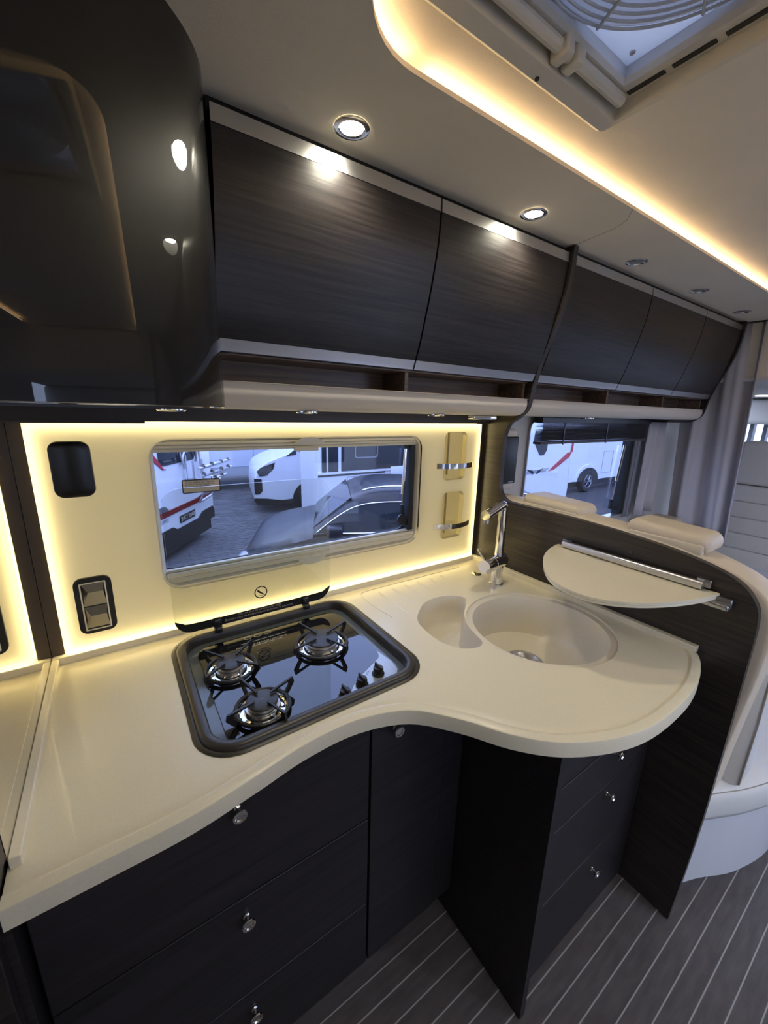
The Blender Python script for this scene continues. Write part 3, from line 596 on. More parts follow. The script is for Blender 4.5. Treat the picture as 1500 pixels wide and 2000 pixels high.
# ---- overhead cabinets
doorp = [(0.852,2.030),(0.852,1.98),(0.858,1.92),(0.868,1.872),(0.880,1.82),(0.895,1.768),(0.912,1.71),(0.930,1.665),(0.938,1.645)]
doors = spline(doorp, 3)
def over(x0, x1, seams, lab, nin):
    oc = thing('overhead_cabinet', lab, 'cabinet', ((x0+x1)/2, 1.05, 1.52))
    m = M(); m.box(x0, x1, 0.975, 1.1645, 1.643, 2.045); m.box(x0, x1, 0.915, 0.975, 1.84, 2.032); obj('carcass', m, WOOD, oc, smooth=False)
    m = M(); m.box(x0, x1, 0.874, 0.9, 2.028, 2.049); obj('top_gap_shade', m, BLACKP, oc, smooth=False)  # black strip stands in for the shadow gap above the doors
    ed = [x0]+seams+[x1]
    for i in range(len(ed)-1):
        a, b = ed[i]+(0.0028 if i else 0.001), ed[i+1]-0.0028
        mid = [p for p in doors if 1.667 <= p[1] <= 2.004]; 
        def yz(z):
            for (ya, za), (yb, zb) in zip(doors, doors[1:]):
                if zb <= z <= za: return ya+(yb-ya)*(za-z)/(za-zb+1e-9)
            return doors[-1][0]
        def strip(z_hi, z_lo, name, mt_, par, dy=0.0):
            zs = [z_hi]+[p[1] for p in doors if z_lo+0.002 < p[1] < z_hi-0.002]+[z_lo]
            pr = [(yz(z)+dy, z) for z in zs]; lp = pr+[(y+0.018, z) for y, z in pr[::-1]]
            mm = M(); mm.plate(lp, [], 'x', a, b); return obj(name, mm, mt_, par, angle=30)
        d = strip(2.001, 1.668, 'door', WOOD, oc)
        strip(2.029, 2.0015, 'top_strip', ALU, d, -0.001); strip(1.6675, 1.644, 'bottom_strip', ALU, d, -0.001)
    # open shelf
    m = M(); m.box(x0, x1, 1.08, 1.1645, 1.585, 1.6415); m.box(x0, x1, 0.958, 1.08, 1.6395, 1.6428); obj('shelf_back', m, WOODIN, oc, smooth=False)
    for i in range(len(ed)):
        xx = min(max(ed[i], x0+0.006), x1-0.006)-(0.0 if 0 < i < len(ed)-1 else 0)
        obj('shelf_divider', M().box(xx-0.006, xx+0.006, 0.968, 1.08, 1.585, 1.639), WOODIN, oc, smooth=False)
    for i in range(nin):
        xx = x0+(x1-x0)*(0.36 if nin == 1 else (i+0.5)/nin)
    # lip
    lp = spline([(1.163,1.5245),(1.06,1.5232),(0.995,1.5245),(0.966,1.534),(0.952,1.552),(0.9495,1.570),(0.953,1.582),(0.960,1.5845),(1.163,1.5845)], 4)
    m = M(); m.plate(lp, [], 'x', x0, x1-0.002); obj('cream_lip', m, LIP, oc, angle=40)
    return oc
over(0.2005, 1.268, [0.727], 'two-door dark wood overhead cabinet above the kitchen window', 1)
oc2 = over(1.292, 2.90, [1.845, 2.40], 'three-door dark wood overhead cabinet above the lounge window', 3)
# end panel right
prof = spline([(0.84,2.047),(0.844,1.959),(0.858,1.873),(0.885,1.791),(0.916,1.712),(0.936,1.636),(0.943,1.592),(0.955,1.547),(0.990,1.518),(1.03,1.508)], 4)
m = M(); m.plate(prof+[(1.163,1.508),(1.163,2.047)], [], 'x', 2.902, 2.925); m.plate([(1.02,1.508),(1.163,1.508),(1.163,1.5225),(1.0,1.5225)], [], 'x', 2.62, 2.902); obj('end_panel', m, WOOD, oc2, smooth=False)

# ---- partition panel
pf = spline([(0.84,2.047),(0.844,1.959),(0.858,1.873),(0.885,1.791),(0.916,1.712),(0.936,1.636),(0.943,1.592),(0.955,1.547),(0.990,1.516),(1.024,1.494),(1.042,1.455),(1.0445,1.40),(1.0445,1.27),(1.034,1.222),(1.005,1.197),(0.955,1.192),(0.755,1.190),(0.58,1.183),(0.435,1.171),(0.330,1.153),(0.262,1.128),(0.225,1.090),(0.211,1.040),(0.209,0.90),(0.211,0.42),(0.226,0.002)], 5)
pp = pf+[(1.163,0.002),(1.163,2.047)]
pt = thing('partition_panel', 'curved dark wood partition between kitchen and lounge bench', 'partition', (1.28, 0.7, 0))
m = M(); m.plate(pp, [], 'x', XP, XP+0.020); obj('panel', m, WOODY, pt, smooth=False)
m = M(); m.loft([[(XP-0.0006,p[0],p[1]) for p in pf], [(XP-0.0006,p[0],p[1]) for p in offset(pp,-0.0012)[:len(pf)]], [(XP+0.0206,p[0],p[1]) for p in offset(pp,-0.0012)[:len(pf)]], [(XP+0.0206,p[0],p[1]) for p in pf]], close=False); obj('edge_band', m, mat('edge_band_dark', (0.045,0.038,0.034), 0.4), pt)
for y, z in ((0.522,1.130),(0.245,1.045)): obj('cap_screw', M().lathe([(0.006,0),(0.005,0.002),(0,0.0025)], (XP,y,z), (-1,0,0), 14), DARKTRIM, pt)

# ---- folding shelf on the partition
fsf = thing('folding_shelf', 'half-round cream folding shelf mounted on the partition', 'shelf', (1.268, 0.53, 1.08))
arc = spline([(1.262,0.292),(1.20,0.303),(1.11,0.332),(1.02,0.378),(0.955,0.440),(0.938,0.505),(0.958,0.575),(1.010,0.635),(1.075,0.685),(1.130,0.716),(1.20,0.742),(1.262,0.752)], 5)
m = M(); m.plate(arc, [[(1.233+0.006*math.cos(a), 0.600+0.032*math.sin(a)) for a in [i*PI/10 for i in range(20)]]], 'z', 1.083, 1.0895); obj('upper_leaf', m, CREAM, fsf, bevel=0.002)
m = M(); m.plate(offset(arc,0.002), [], 'z', 1.0745, 1.0815); obj('lower_leaf', m, CREAM, fsf, bevel=0.002)
m = M(); m.plate(rrect(-0.010,0.010,-0.011,0.011,0.006,4), [], 'z', 0, 0.40); m.v = [(1.243+v[0], 0.325+v[2], 1.103+v[1]) for v in m.v]; obj('rail', m, ALU, fsf, bevel=0.001)
m = M(); m.rbox(1.253, 1.2695, 0.312, 0.345, 1.095, 1.118, 0.003, 2); m.rbox(1.253, 1.2695, 0.705, 0.735, 1.095, 1.114, 0.003, 2); obj('rail_bracket', m, ALUD, fsf)
m = M(); m.rbox(1.228, 1.252, 0.262, 0.72, 1.058, 1.0735, 0.004, 3, 'y'); obj('support_rail', m, ALU, fsf)
m = M(); m.rbox(1.252, 1.2695, 0.262, 0.300, 1.056, 1.084, 0.003, 2); obj('support_bracket', m, ALUD, fsf)
m = M(); m.rbox(1.245, 1.2695, 0.74, 0.758, 1.066, 1.088, 0.003, 2); obj('end_stop', m, CREAM, fsf)

# ---- base cabinets
def knob(par, x, y, z):
    m = M(); m.lathe([(0.007,0),(0.007,0.002),(0.005,0.004),(0.0045,0.010),(0.008,0.014),(0.0125,0.0165),(0.0135,0.0185),(0.0125,0.0205),(0.009,0.0205),(0.007,0.018),(0,0.018)], (x,y,z), (0,-1,0), 24); return obj('knob', m, CHROME, par)
bc1 = thing('drawer_cabinet', 'wide dark three-drawer base cabinet under the hob', 'cabinet', (0.1, 0.85, 0))
m = M(); m.box(-0.1885, 0.398, 0.628, 1.1645, 0.115, 0.871); obj('body', m, WOODBASE, bc1, smooth=False)
for z0, z1, kz in ((0.604,0.868,0.822),(0.335,0.600,0.552),(0.120,0.331,0.275)):
    m = M(); m.box(-0.183, 0.392, 0.609, 0.627, z0, z1); d = obj('drawer', m, WOODBASE, bc1, bevel=0.0015); knob(d, 0.109, 0.609, kz)
bc2 = thing('narrow_cabinet', 'narrow dark door cabinet beside the projecting sink cabinet', 'cabinet', (0.53, 0.85, 0))
m = M(); m.box(0.400, 0.690, 0.628, 1.1645, 0.115, 0.871); obj('body', m, WOODBASE, bc2, smooth=False)
m = M(); m.box(0.398, 0.622, 0.609, 0.627, 0.120, 0.868); d = obj('door', m, WOODBASE, bc2, bevel=0.0015); knob(d, 0.460, 0.609, 0.826)
m = M(); m.box(0.625, 0.695, 0.612, 0.627, 0.120, 0.871); obj('filler', m, WOODBASE, bc2, smooth=False)
m = M(); m.box(-0.20, 0.695, 0.665, 0.68, 0.0006, 0.114); struct(obj('baseboard_back', m, BLACKP, smooth=False))
bc3 = thing('sink_cabinet', 'dark sink cabinet with knobbed drawers projecting under the round end', 'cabinet', (0.98, 0.75, 0))
m = M(); m.box(0.700, 0.720, 0.345, 1.1645, 0.0007, 0.871); obj('side_panel', m, WOODBASE, bc3, smooth=False)
m = M(); m.box(0.7205, 1.2685, 0.392, 1.1645, 0.03, 0.72); m.box(0.7205, 1.2685, 0.392, 0.405, 0.72, 0.871)
obj('body', m, BLACKP, bc3, smooth=False)
obj('recess_strip', M().box(0.7205, 0.757, 0.379, 0.391, 0.03, 0.871), BLACKP, bc3, smooth=False)
for z0, z1, kz in ((0.681,0.868,None),(0.545,0.676,0.648),(0.300,0.541,0.506),(0.025,0.296,0.226)):
    m = M(); m.box(0.760, 1.264, 0.372, 0.390, z0, z1); d = obj('drawer', m, WOODBASE, bc3, bevel=0.0015)
    if kz: knob(d, 1.030, 0.372, kz)
obj('handle_groove', M().box(0.762, 1.262, 0.3745, 0.389, 0.6765, 0.6805), BLACKP, bc3, smooth=False)

# ================================================================== CEILING LAMPS
def downlight(x, y, z, lit, lab):
    t = thing('downlight', lab, 'lamp', (x, y, z), 'round downlights in the soffit')
    m = M(); m.lathe([(0.0345,0),(0.0345,-0.002),(0.030,-0.004),(0.025,-0.0035),(0.0225,-0.001)], (x,y,z), seg=36, cap=False); obj('chrome_ring', m, CHROME, t)
    m = M(); m.lathe([(0.0225,-0.001),(0.012,-0.0025),(0,-0.003)], (x,y,z), seg=28, cap=False); obj('lens', m, LAMPW if lit else mat('unlit_lens', (0.30,0.29,0.27), 0.3), t)
    if lit:
        l = bpy.data.lights.new('bulb', 'SPOT'); l.energy = 3.6; l.color = (1.0, 0.93, 0.76); l.spot_size = math.radians(150); l.spot_blend = 0.8; l.shadow_soft_size = 0.03
        lo = bpy.data.objects.new('bulb', l); C.objects.link(lo); lo.parent = t; lo.location = (0, 0, -0.012)
    return t
downlight(0.447, 0.797, 2.0495, True, 'lit downlight nearest the glossy black cabinet, above the first overhead door')
downlight(1.004, 0.797, 2.0495, True, 'smaller-looking lit downlight above the second overhead door')
downlight(1.571, 0.794, 2.0495, False, 'unlit downlight just past the partition')
downlight(2.102, 0.789, 2.0495, False, 'middle unlit downlight above the lounge cabinets')
downlight(2.648, 0.792, 2.0495, False, 'unlit downlight nearest the curtain')
def puck(x, y, z, lab, lit=False):
    t = thing('cabinet_spot', lab, 'lamp', (x, y, z), 'spots under the overhead cabinets')
    m = M(); m.lathe([(0.030,0),(0.030,-0.003),(0.026,-0.006),(0.022,-0.006)], (x,y,z), seg=28, cap=False); obj('ring', m, CHROME, t)
    m = M(); m.lathe([(0.022,-0.006),(0,-0.007)], (x,y,z), seg=24, cap=False); obj('lens', m, mat('spot_lens', (0.6,0.6,0.6), 0.3), t)
for k_, (xx, nm) in enumerate(((0.0,'unseen lit downlight added on the opposite side, rearmost'),(0.75,'second unseen lit downlight added on the opposite side from the rear'),(1.5,'third unseen lit downlight added on the opposite side from the rear'),(2.3,'unseen lit downlight added on the opposite side nearest the cab'))): downlight(xx, -0.797, 2.0495, True, nm)  # unseen row, presumed lit and added to warm the interior
puck(0.113, 1.0, 1.5223, 'round spot hanging under the glossy black cabinet')
puck(0.438, 1.02, 1.5232, 'spot under the overhead cabinet above the left half of the kitchen window')
puck(0.893, 1.02, 1.5232, 'spot under the overhead cabinet near the right end of the kitchen window')
puck(1.800, 1.02, 1.5232, 'spot under the overhead cabinet above the venetian blind')
m = M(); m.rbox(1.05, 1.17, 1.0, 1.03, 1.508, 1.5225, 0.004, 3); tag(obj('glass_clip', m, CHROME), 'clear chrome clip under the lip beside the partition', 'clip')

# ================================================================== LOUNGE
# speaker
sk = thing('wall_speaker', 'slim black speaker in a pale surround behind the partition', 'speaker', (1.40, 1.13, 1.33))
m = M(); m.rbox(1.345, 1.463, 1.125, 1.1648, 1.205, 1.468, 0.012, 3); obj('surround', m, LIP, sk)
m = M(); m.rbox(1.352, 1.452, 1.108, 1.128, 1.235, 1.438, 0.006, 3); obj('grille', m, BLACKP, sk)
obj('badge', M().box(1.405, 1.435, 1.1065, 1.108, 1.242, 1.245), ALU, sk, smooth=False)
# bench
bn = thing('lounge_bench', 'cream leather bench behind the partition with two headrests', 'bench', (1.6, 0.65, 0))
bpf = [(1.155,1.196),(0.955,1.199),(0.755,1.197),(0.58,1.190),(0.435,1.179),(0.330,1.160),(0.245,1.130),(0.198,1.090),(0.180,1.040),(0.184,0.90),(0.194,0.78),(0.206,0.62),(0.213,0.50)]
bs = spline(bpf, 5); lo_ = bs+[(0.215,0.478),(1.155,0.475)]
m = M(); m.loft([[(x,p[0],p[1]) for p in offset(lo_, d)] for x, d in ((1.2915,0.014),(1.2925,0.004),(1.298,0.0),(1.385,0.0),(1.400,0.006),(1.408,0.018))], True)
for x, d, rev in ((1.2915,0.014,0),(1.408,0.018,1)):
    q = offset(lo_, d); trn = tessellate_polygon([[Vector((p[0],p[1],0)) for p in q]]); m.add([(x,p[0],p[1]) for p in q], [tuple(t) for t in trn])
obj('backrest_shell', m, LEATHER, bn, angle=60)
bcp = spline([(1.400,0.855),(1.415,0.885),(1.445,0.905),(1.475,0.925),(1.490,0.905),(1.497,0.80),(1.505,0.68),(1.520,0.58),(1.550,0.482)], 4)+[(1.400,0.482)]
m = M(); m.loft([[(p[0],y,p[1]) for p in offset(bcp,d)] for y, d in ((0.176,0.012),(0.180,0.004),(0.190,0.0),(1.14,0.0))], True)
q = offset(bcp,0.012); trn = tessellate_polygon([[Vector((p[0],p[1],0)) for p in q]]); m.add([(p[0],0.176,p[1]) for p in q], [tuple(t) for t in trn]); obj('back_cushion', m, LEATHW, bn, angle=60)
m = M(); m.tube([(1.4035,0.178,0.86),(1.4035,0.176,0.70),(1.4035,0.178,0.49)], 0.0022, 6); obj('side_piping', m, SEAM, bn)
for y0, y1, z0, z1, nm in ((0.712,0.952,1.197,1.243,'headrest'),(0.345,0.562,1.188,1.236,'headrest')):
    m = M(); m.rbox(1.296, 1.425, y0, y1, z0, z1, 0.021, 5, 'z'); m.v = [(v[0], v[1], v[2]+(-0.012*((v[1]-y0)/(y1-y0)-0.5)**2*4)-(0.012*(y1-v[1])/(y1-y0))) for v in m.v]; h_ = obj(nm, m, LEATHER, bn)
    m = M(); m.rbox(1.2935, 1.315, y0+0.012, y1-0.01, z0-0.034, z0+0.006, 0.006, 3); obj('headrest_flap', m, LEATHER, h_)
    m = M(); m.tube([(1.3005,y0+0.02,z0+0.016),(1.3005,(y0+y1)/2,z0+0.020),(1.3005,y1-0.02,z0+0.022)], 0.0012, 6); obj('stitching', m, SEAM, h_)
seat = spline([(1.293,0.222),(1.36,0.19),(1.45,0.150),(1.60,0.105),(1.80,0.085),(2.00,0.10),(2.05,0.16)], 5)+[(2.05,1.15),(1.297,1.15)]
m = M(); m.loft([L3(offset(seat,0.02),0.372), L3(offset(seat,0.004),0.378), L3(seat,0.395), L3(seat,0.445), L3(offset(seat,0.005),0.465), L3(offset(seat,0.02),0.476), L3(offset(seat,0.06),0.482)])
q = offset(seat,0.06); trn = tessellate_polygon([[Vector((p[0],p[1],0)) for p in q]]); m.add(L3(q,0.482), [tuple(t) for t in trn]); obj('seat_cushion', m, LEATHW, bn, angle=60)
m = M(); m.tube(L3(offset(seat,0.010)[:31], 0.467), 0.0022, 6); obj('seat_piping', m, SEAM, bn)
m = M(); m.rbox(1.50, 1.60, 0.30, 0.80, 0.478, 0.500, 0.008, 3, 'z'); obj('seat_bolster', m, LEATHW, bn)
bse = spline([(1.293,0.236),(1.34,0.235),(1.42,0.206),(1.54,0.150),(1.72,0.108),(1.90,0.115),(2.02,0.16)], 5)+[(2.02,1.15),(1.293,1.15)]
m = M(); m.loft([L3(offset(bse,0.0),0.075), L3(bse,0.372)], True); m.loft([L3(offset(bse,0.05),0.001), L3(offset(bse,0.05),0.075)]); m.loft([L3(bse,0.075), L3(offset(bse,0.05),0.075)])
obj('bench_base', m, WHITEP, bn, angle=40)
# table
tb = thing('lounge_table', 'dark-edged lounge table in front of the bench', 'table', (2.55, 0.7, 0))
m = M(); m.plate(rrect(2.12, 2.95, 0.335, 0.92, 0.10), [], 'z', 0.688, 0.718); obj('table_top', m, DARKTRIM, tb, bevel=0.003)
m = M(); m.plate(offset(rrect(2.12, 2.95, 0.335, 0.92, 0.10), 0.004), [], 'z', 0.718, 0.7195); obj('table_surface', m, mat('table_pale_reflection', (0.55,0.56,0.58), 0.15), tb, smooth=False)  # pale colour stands for the windscreen reflected in the table top
m = M(); m.lathe([(0.16,0.001),(0.16,0.01),(0.05,0.02),(0.045,0.69)], (2.55,0.65,0), seg=24); obj('pedestal', m, ALU, tb)
# curtains
def curtain(name, lab, path, z0, z1, amp, n, lean=0.0):
    m = M(); rings = []; K = 90
    P = spline(path, 30)
    for zi_ in range(9):
        t = zi_/8; z = z1+(z0-z1)*t; row = []
        for i in range(K+1):
            s_ = i/K*(len(P)-1); a = int(min(s_, len(P)-2)); f_ = s_-a; p = Vector(P[a]).lerp(Vector(P[a+1]), f_); d = (Vector(P[a+1])-Vector(P[a])).normalized(); nn = Vector((-d.y, d.x))
            ph = i/K*n*2*PI; q = p+nn*amp*(0.75+0.25*t)*(math.sin(ph)+0.3*math.sin(2.3*ph+1.2+t*0.6))+d*0.012*math.sin(ph*0.5+t*2)
            row.append((q.x, q.y+lean*t, z))
        rings.append(row)
    m.loft(rings, close=False); o = obj(name, m, CURT, angle=180); s2 = o.modifiers.new('solid', 'SOLIDIFY'); s2.thickness = 0.003; return tag(o, lab, 'curtain')
curtain('curtain', 'tall taupe curtain at the cab opening', [(2.99,1.13),(2.985,1.0),(2.98,0.87),(2.97,0.775)], 0.80, 2.049, 0.034, 2.7, lean=-0.07)
curtain('window_curtain', 'short taupe curtain gathered at the right of the lounge window', [(2.63,1.105),(2.72,1.11),(2.86,1.115)], 0.94, 1.512, 0.018, 1.6)
m = M(); m.rbox(2.66, 2.91, 0.93, 1.085, 0.001, 0.93, 0.02, 3); tag(obj('side_bolster', m, LEATHER), 'low beige padded ledge between the two curtains', 'ledge')
# cab seat
cs = thing('swivel_chair', 'quilted pale leather swivel chair in the cab', 'chair', (3.4, 0.6, 0))
m = M()
side = spline([(0.845,1.395),(0.862,1.20),(0.866,1.10),(0.900,1.0),(0.905,0.80),(0.90,0.60)], 4)
m.loft([[(3.32,p[0],p[1]) for p in side], [(3.40,p[0]+0.02,p[1]) for p in side], [(3.52,p[0]-0.01,p[1]) for p in side]], close=False); obj('side_bolster', m, LEATHW, cs)
obj('head_section', M().rbox(3.29, 3.44, 0.36, 0.838, 1.135, 1.405, 0.022, 4, 'z'), LEATHW, cs)
for i in range(5): obj('quilted_panel', M().rbox(3.275, 3.42, 0.30, 0.858-0.0*i, 1.028-i*0.103, 1.131-i*0.103, 0.014, 4, 'z'), LEATHW, cs)
obj('seat_cushion', M().rbox(2.98, 3.45, 0.28, 0.86, 0.42, 0.58, 0.035, 4, 'z'), LEATHW, cs)
obj('seat_base', M().rbox(3.05, 3.4, 0.36, 0.80, 0.002, 0.42, 0.01, 3, 'z'), BLACKP, cs)
# cab shell
CABC = mat('cab_lining', (0.66,0.65,0.62), 0.7)
m = M(); m.plate([(XC+0.02,1.74),(4.75,1.70),(4.75,1.72),(XC+0.02,1.76)], [], 'y', -1.115, 1.30); struct(obj('ceiling.004', m, CABC, smooth=False))
m = M(); m.box(XC+0.03, XC+0.05, -1.115, WY+0.03, 1.755, 2.13); struct(obj('trim_4', m, CEIL, smooth=False))
m = M(); m.box(XC+0.0, XC+0.03, -1.115, WY, 2.046, 2.0497); struct(obj('trim_5', m, BLACKP, smooth=False))
m = M(); m.box(4.7, 4.75, -1.15, 1.35, 0.0, 0.80); struct(obj('wall_right', m, CABC, smooth=False))
m = M(); m.rbox(4.35, 4.7, -1.1, 1.32, 1.50, 1.70, 0.04, 4, 'z'); struct(obj('trim_6', m, CABC))
ws = struct(thing('window_4', 'windscreen', 'window', (4.72, 0, 1.2))); del ws['category']; del ws['label']
m = M(); m.box(4.72, 4.725, -1.1, 1.3, 0.80, 1.72); obj('pane', m, GLASSC, ws, smooth=False)
for yy in (1.135, 1.045): obj('window_pillar', M().box(4.62, 4.70, yy-0.014, yy+0.014, 0.8, 1.52), mat('pillar_grey', (0.10,0.11,0.14), 0.5), ws, smooth=False)
m = M(); m.box(4.05, 4.10, 1.25, 1.30, 0.8, 1.72); obj('window_pillar', m, CABC, ws, smooth=False)
m = M(); m.box(4.0, 4.75, 1.20, 1.25, 0.0, 0.80); struct(obj('wall_cab_left', m, CABC, smooth=False))
m = M(); m.box(4.0, 4.75, -1.2, -1.15, 0.0, 0.80); struct(obj('wall_cab_right', m, CABC, smooth=False))
m = M(); m.lathe([(0.05,0),(0.045,-0.006),(0.0,-0.008)], (4.1,0.985,1.717), seg=24); tag(obj('cab_lamp', m, emis('cab_lamp_glow',(1,0.9,0.75),4)), 'round lit lamp in the cab ceiling', 'lamp')
m = M(); m.rbox(4.45, 4.70, -0.9, 1.1, 0.80, 0.86, 0.02, 3, 'z'); tag(obj('dashboard', m, BLACKP), 'dark dashboard shelf below the windscreen', 'dashboard')

# ================================================================== OUTSIDE
GZ = -0.75
gd = M(); gd.box(-30, 60, -30, 60, GZ-0.1, GZ-0.004); struct(obj('ground', gd, JOINT, smooth=False))
g = bpy.data.objects['ground']
pm = bpy.data.meshes.new('paver'); b_ = M(); b_.box(-0.095,0.095,-0.045,0.045,-0.03,0.0); pm.from_pydata(b_.v, [], b_.f); pm.materials.append(PAVER)
# individually laid pavers: nearest ones as parts, the rest as one joined part
near = []; rest = M(); R2 = random.Random(3)
for i in range(-10, 60):
    for j in range(0, 130):
        x = -0.5+i*0.2+(j%2)*0.1; y = 3.6+j*0.1
        a = math.atan2(x, y)
        if -0.10 < a < 0.62 and y < 13:
            (near if (y < 7.6 and 0.05 < a < 0.24) else None)
            if y < 8.2 and 0.04 < a < 0.26 and len(near) < 300: near.append((x, y))
            else: rest.box(x-0.095, x+0.095, y-0.045, y+0.045, GZ-0.03, GZ+R2.uniform(-0.002,0.002))
for x, y in near:
    o = bpy.data.objects.new('paving_stone', pm); C.objects.link(o); o.parent = g; o.location = (x, y, GZ+R2.uniform(-0.002,0.002)); 
ro = obj('paving_stones', rest, PAVER, g, smooth=False); ro['kind'] = 'stuff'

def wheel(par, x, y, z, r, w_=0.2, dirv=(0,-1,0)):
    m = M(); m.lathe([(r*0.62,0.0),(r*0.9,-0.004),(r,0.03),(r,w_-0.03),(r*0.9,w_),(0,w_)], (x,y,z), (-dirv[0],-dirv[1],-dirv[2]), 32, cap=False); t = obj('wheel', m, TYRE, par)
    m = M(); m.torus((x,y+0.004,z), r*0.60, r*0.035, 28, 6, ax='y'); m.lathe([(r*0.12,-0.01),(0,-0.012)], (x,y,z), (0,1,0), 14)
    for k in range(6):
        a = k*PI/3; 
        for da in (-0.18, 0.18): m.tube([(x+r*0.1*math.cos(a),y,z+r*0.1*math.sin(a)),(x+r*0.6*math.cos(a+da),y+0.01,z+r*0.6*math.sin(a+da))], r*0.035, 5)
    obj('rim', m, ALLOY, t); return t

# --- motorhome rear at an angle with a bike rack
A = Vector((1.40, 7.69, 0)); dd = Vector((-0.5708, -0.8211, 0)); nn = Vector((0.8211, -0.5708, 0)); inw = -nn
mh = thing('motorhome', 'white motorhome seen from behind with red striped tail and bike rack', 'motorhome', (0.7, 6.8, GZ))
def FP(u, z, h=0.0): p = A+dd*u+nn*h; return (p.x, p.y, z)
def fplate(name, loop, h0, h1, mt_, par=mh):
    m = M(); tr = tessellate_polygon([[Vector((p[0],p[1],0)) for p in loop]]); n = len(loop)
    m.add([FP(p[0],p[1],h1) for p in loop]+[FP(p[0],p[1],h0) for p in loop], [tuple(t) for t in tr]+[tuple(i+n for i in t[::-1]) for t in tr]+[(i,(i+1)%n,(i+1)%n+n,i+n) for i in range(n)]); return obj(name, m, mt_, par, smooth=False)
body = rrect(0.0, 2.25, -0.42, 2.2, 0.06)
fplate('body', body, -5.5, 0, WHITEP)
fplate('rear_window', rrect(0.55, 1.60, 0.70, 1.30, 0.10), 0.0, 0.012, CARGLASS)
fplate('red_stripe', [(1.90,1.02),(1.84,1.02),(1.50,0.66),(1.42,0.645),(1.47,0.645),(1.52,0.645),(1.88,0.90)], 0.002, 0.014, REDP)
fplate('red_stripe', [(0.50,1.1),(0.44,1.1),(0.50,0.76),(0.53,0.76)], 0.002, 0.014, REDP)
fplate('light_band', [(1.95,0.045),(1.50,0.040),(0.60,0.045),(0.06,0.13),(0.03,0.05),(0.10,-0.02),(0.5,-0.03),(1.75,-0.04),(1.95,-0.02)], 0.002, 0.02, REDL)
for a, b in ((1.5,1.85),(0.10,0.42)): fplate('tail_lamp', [(a,0.05),(b,0.05),(b-0.08,0.13),(a+0.1,0.13)], 0.002, 0.03, ALLOY)
fplate('number_plate', rrect(0.73, 1.20, -0.232, -0.120, 0.01), 0.004, 0.02, BLACKP)
text('plate_text', 'B·KT 2048', 0.10, mh, PRINTW, frame(FP(0.965,-0.176,0.022), (-dd.x,-dd.y,0), (0,0,1)), 0.001)
text('model_lettering', 'ESPRIT', 0.075, mh, GREYP, frame(FP(1.60,-0.10,0.004), (-dd.x,-dd.y,0), (0,0,1)), 0.001)
fplate('bumper_insert', [(1.95,-0.43),(0.0,-0.43),(0.0,-0.30),(0.06,-0.215),(0.45,-0.225),(0.60,-0.30),(1.30,-0.30),(1.42,-0.235),(1.95,-0.235)], 0.002, 0.018, BLACKP)
fplate('underside', rrect(0.1, 2.1, -0.62, -0.42, 0.01), -5.4, -0.02, BLACKP)
for k, u_ in enumerate((0.35,1.9)):
    p = A+dd*u_+inw*1.2; m = M(); m.lathe([(0.33,-0.1),(0.33,0.1),(0,0.1)], (p.x,p.y,GZ+0.33), (dd.x,dd.y,0), 24); obj('wheel', m, TYRE, mh)
rk = []
def bar(pts, r=0.016, name='rack_bar'): m = M(); m.tube([FP(*p) for p in pts], r, 8); return obj(name, m, ALU, mh)
bar([(1.30,0.645,0.42),(0.13,0.655,0.42)], 0.024); bar([(1.26,0.525,0.42),(0.08,0.52,0.42)], 0.024); bar([(1.24,0.38,0.30),(0.02,0.375,0.30)], 0.022)
bar([(1.02,0.66,0.03),(1.02,0.78,0.05),(0.98,0.86,0.06),(0.62,0.86,0.06),(0.58,0.78,0.05),(0.58,0.66,0.03)], 0.018)
bar([(0.95,0.80,0.05),(0.95,0.40,0.05),(0.95,0.30,0.35),(0.90,0.05,0.20),(0.45,0.08,0.20),(0.42,0.36,0.35),(0.45,0.45,0.05),(0.48,0.82,0.05)], 0.018)
bar([(0.86,0.70,0.12),(0.86,0.30,0.12)], 0.016); bar([(0.55,0.70,0.12),(0.55,0.30,0.12)], 0.016); bar([(1.10,0.98,0.03),(1.02,0.60,0.06)], 0.012)
for u_ in (1.15, 0.85, 0.50, 0.22): 
    for z_ in (0.665, 0.545, 0.40): m = M(); m.lathe([(0.03,-0.02),(0.035,0),(0.02,0.03),(0,0.035)], FP(u_, z_, 0.42 if z_ > 0.5 else 0.30), seg=10); obj('wheel_clamp', m, BLACKP, mh)

# --- white trailer behind
m = M(); tr_ = thing('box_trailer', 'long pale box trailer parked crosswise at the far side of the yard', 'trailer', (3.5, 12, GZ))
m.box(0.6, 7.6, 11.6, 13.8, -0.22, 2.3); obj('body', m, mat('trailer_white', (0.55,0.58,0.66), 0.4), tr_, smooth=False)
obj('skirt', M().box(0.7, 7.5, 11.58, 11.62, -0.32, -0.06), GREYP, tr_, smooth=False)
for xx in (3.3, 5.6): obj('panel_joint', M().box(xx, xx+0.012, 11.592, 11.6, -0.05, 2.3), GREYP, tr_, smooth=False)
for xx in (2.0, 4.5): wheel(tr_, xx, 11.7, GZ+0.3, 0.3)
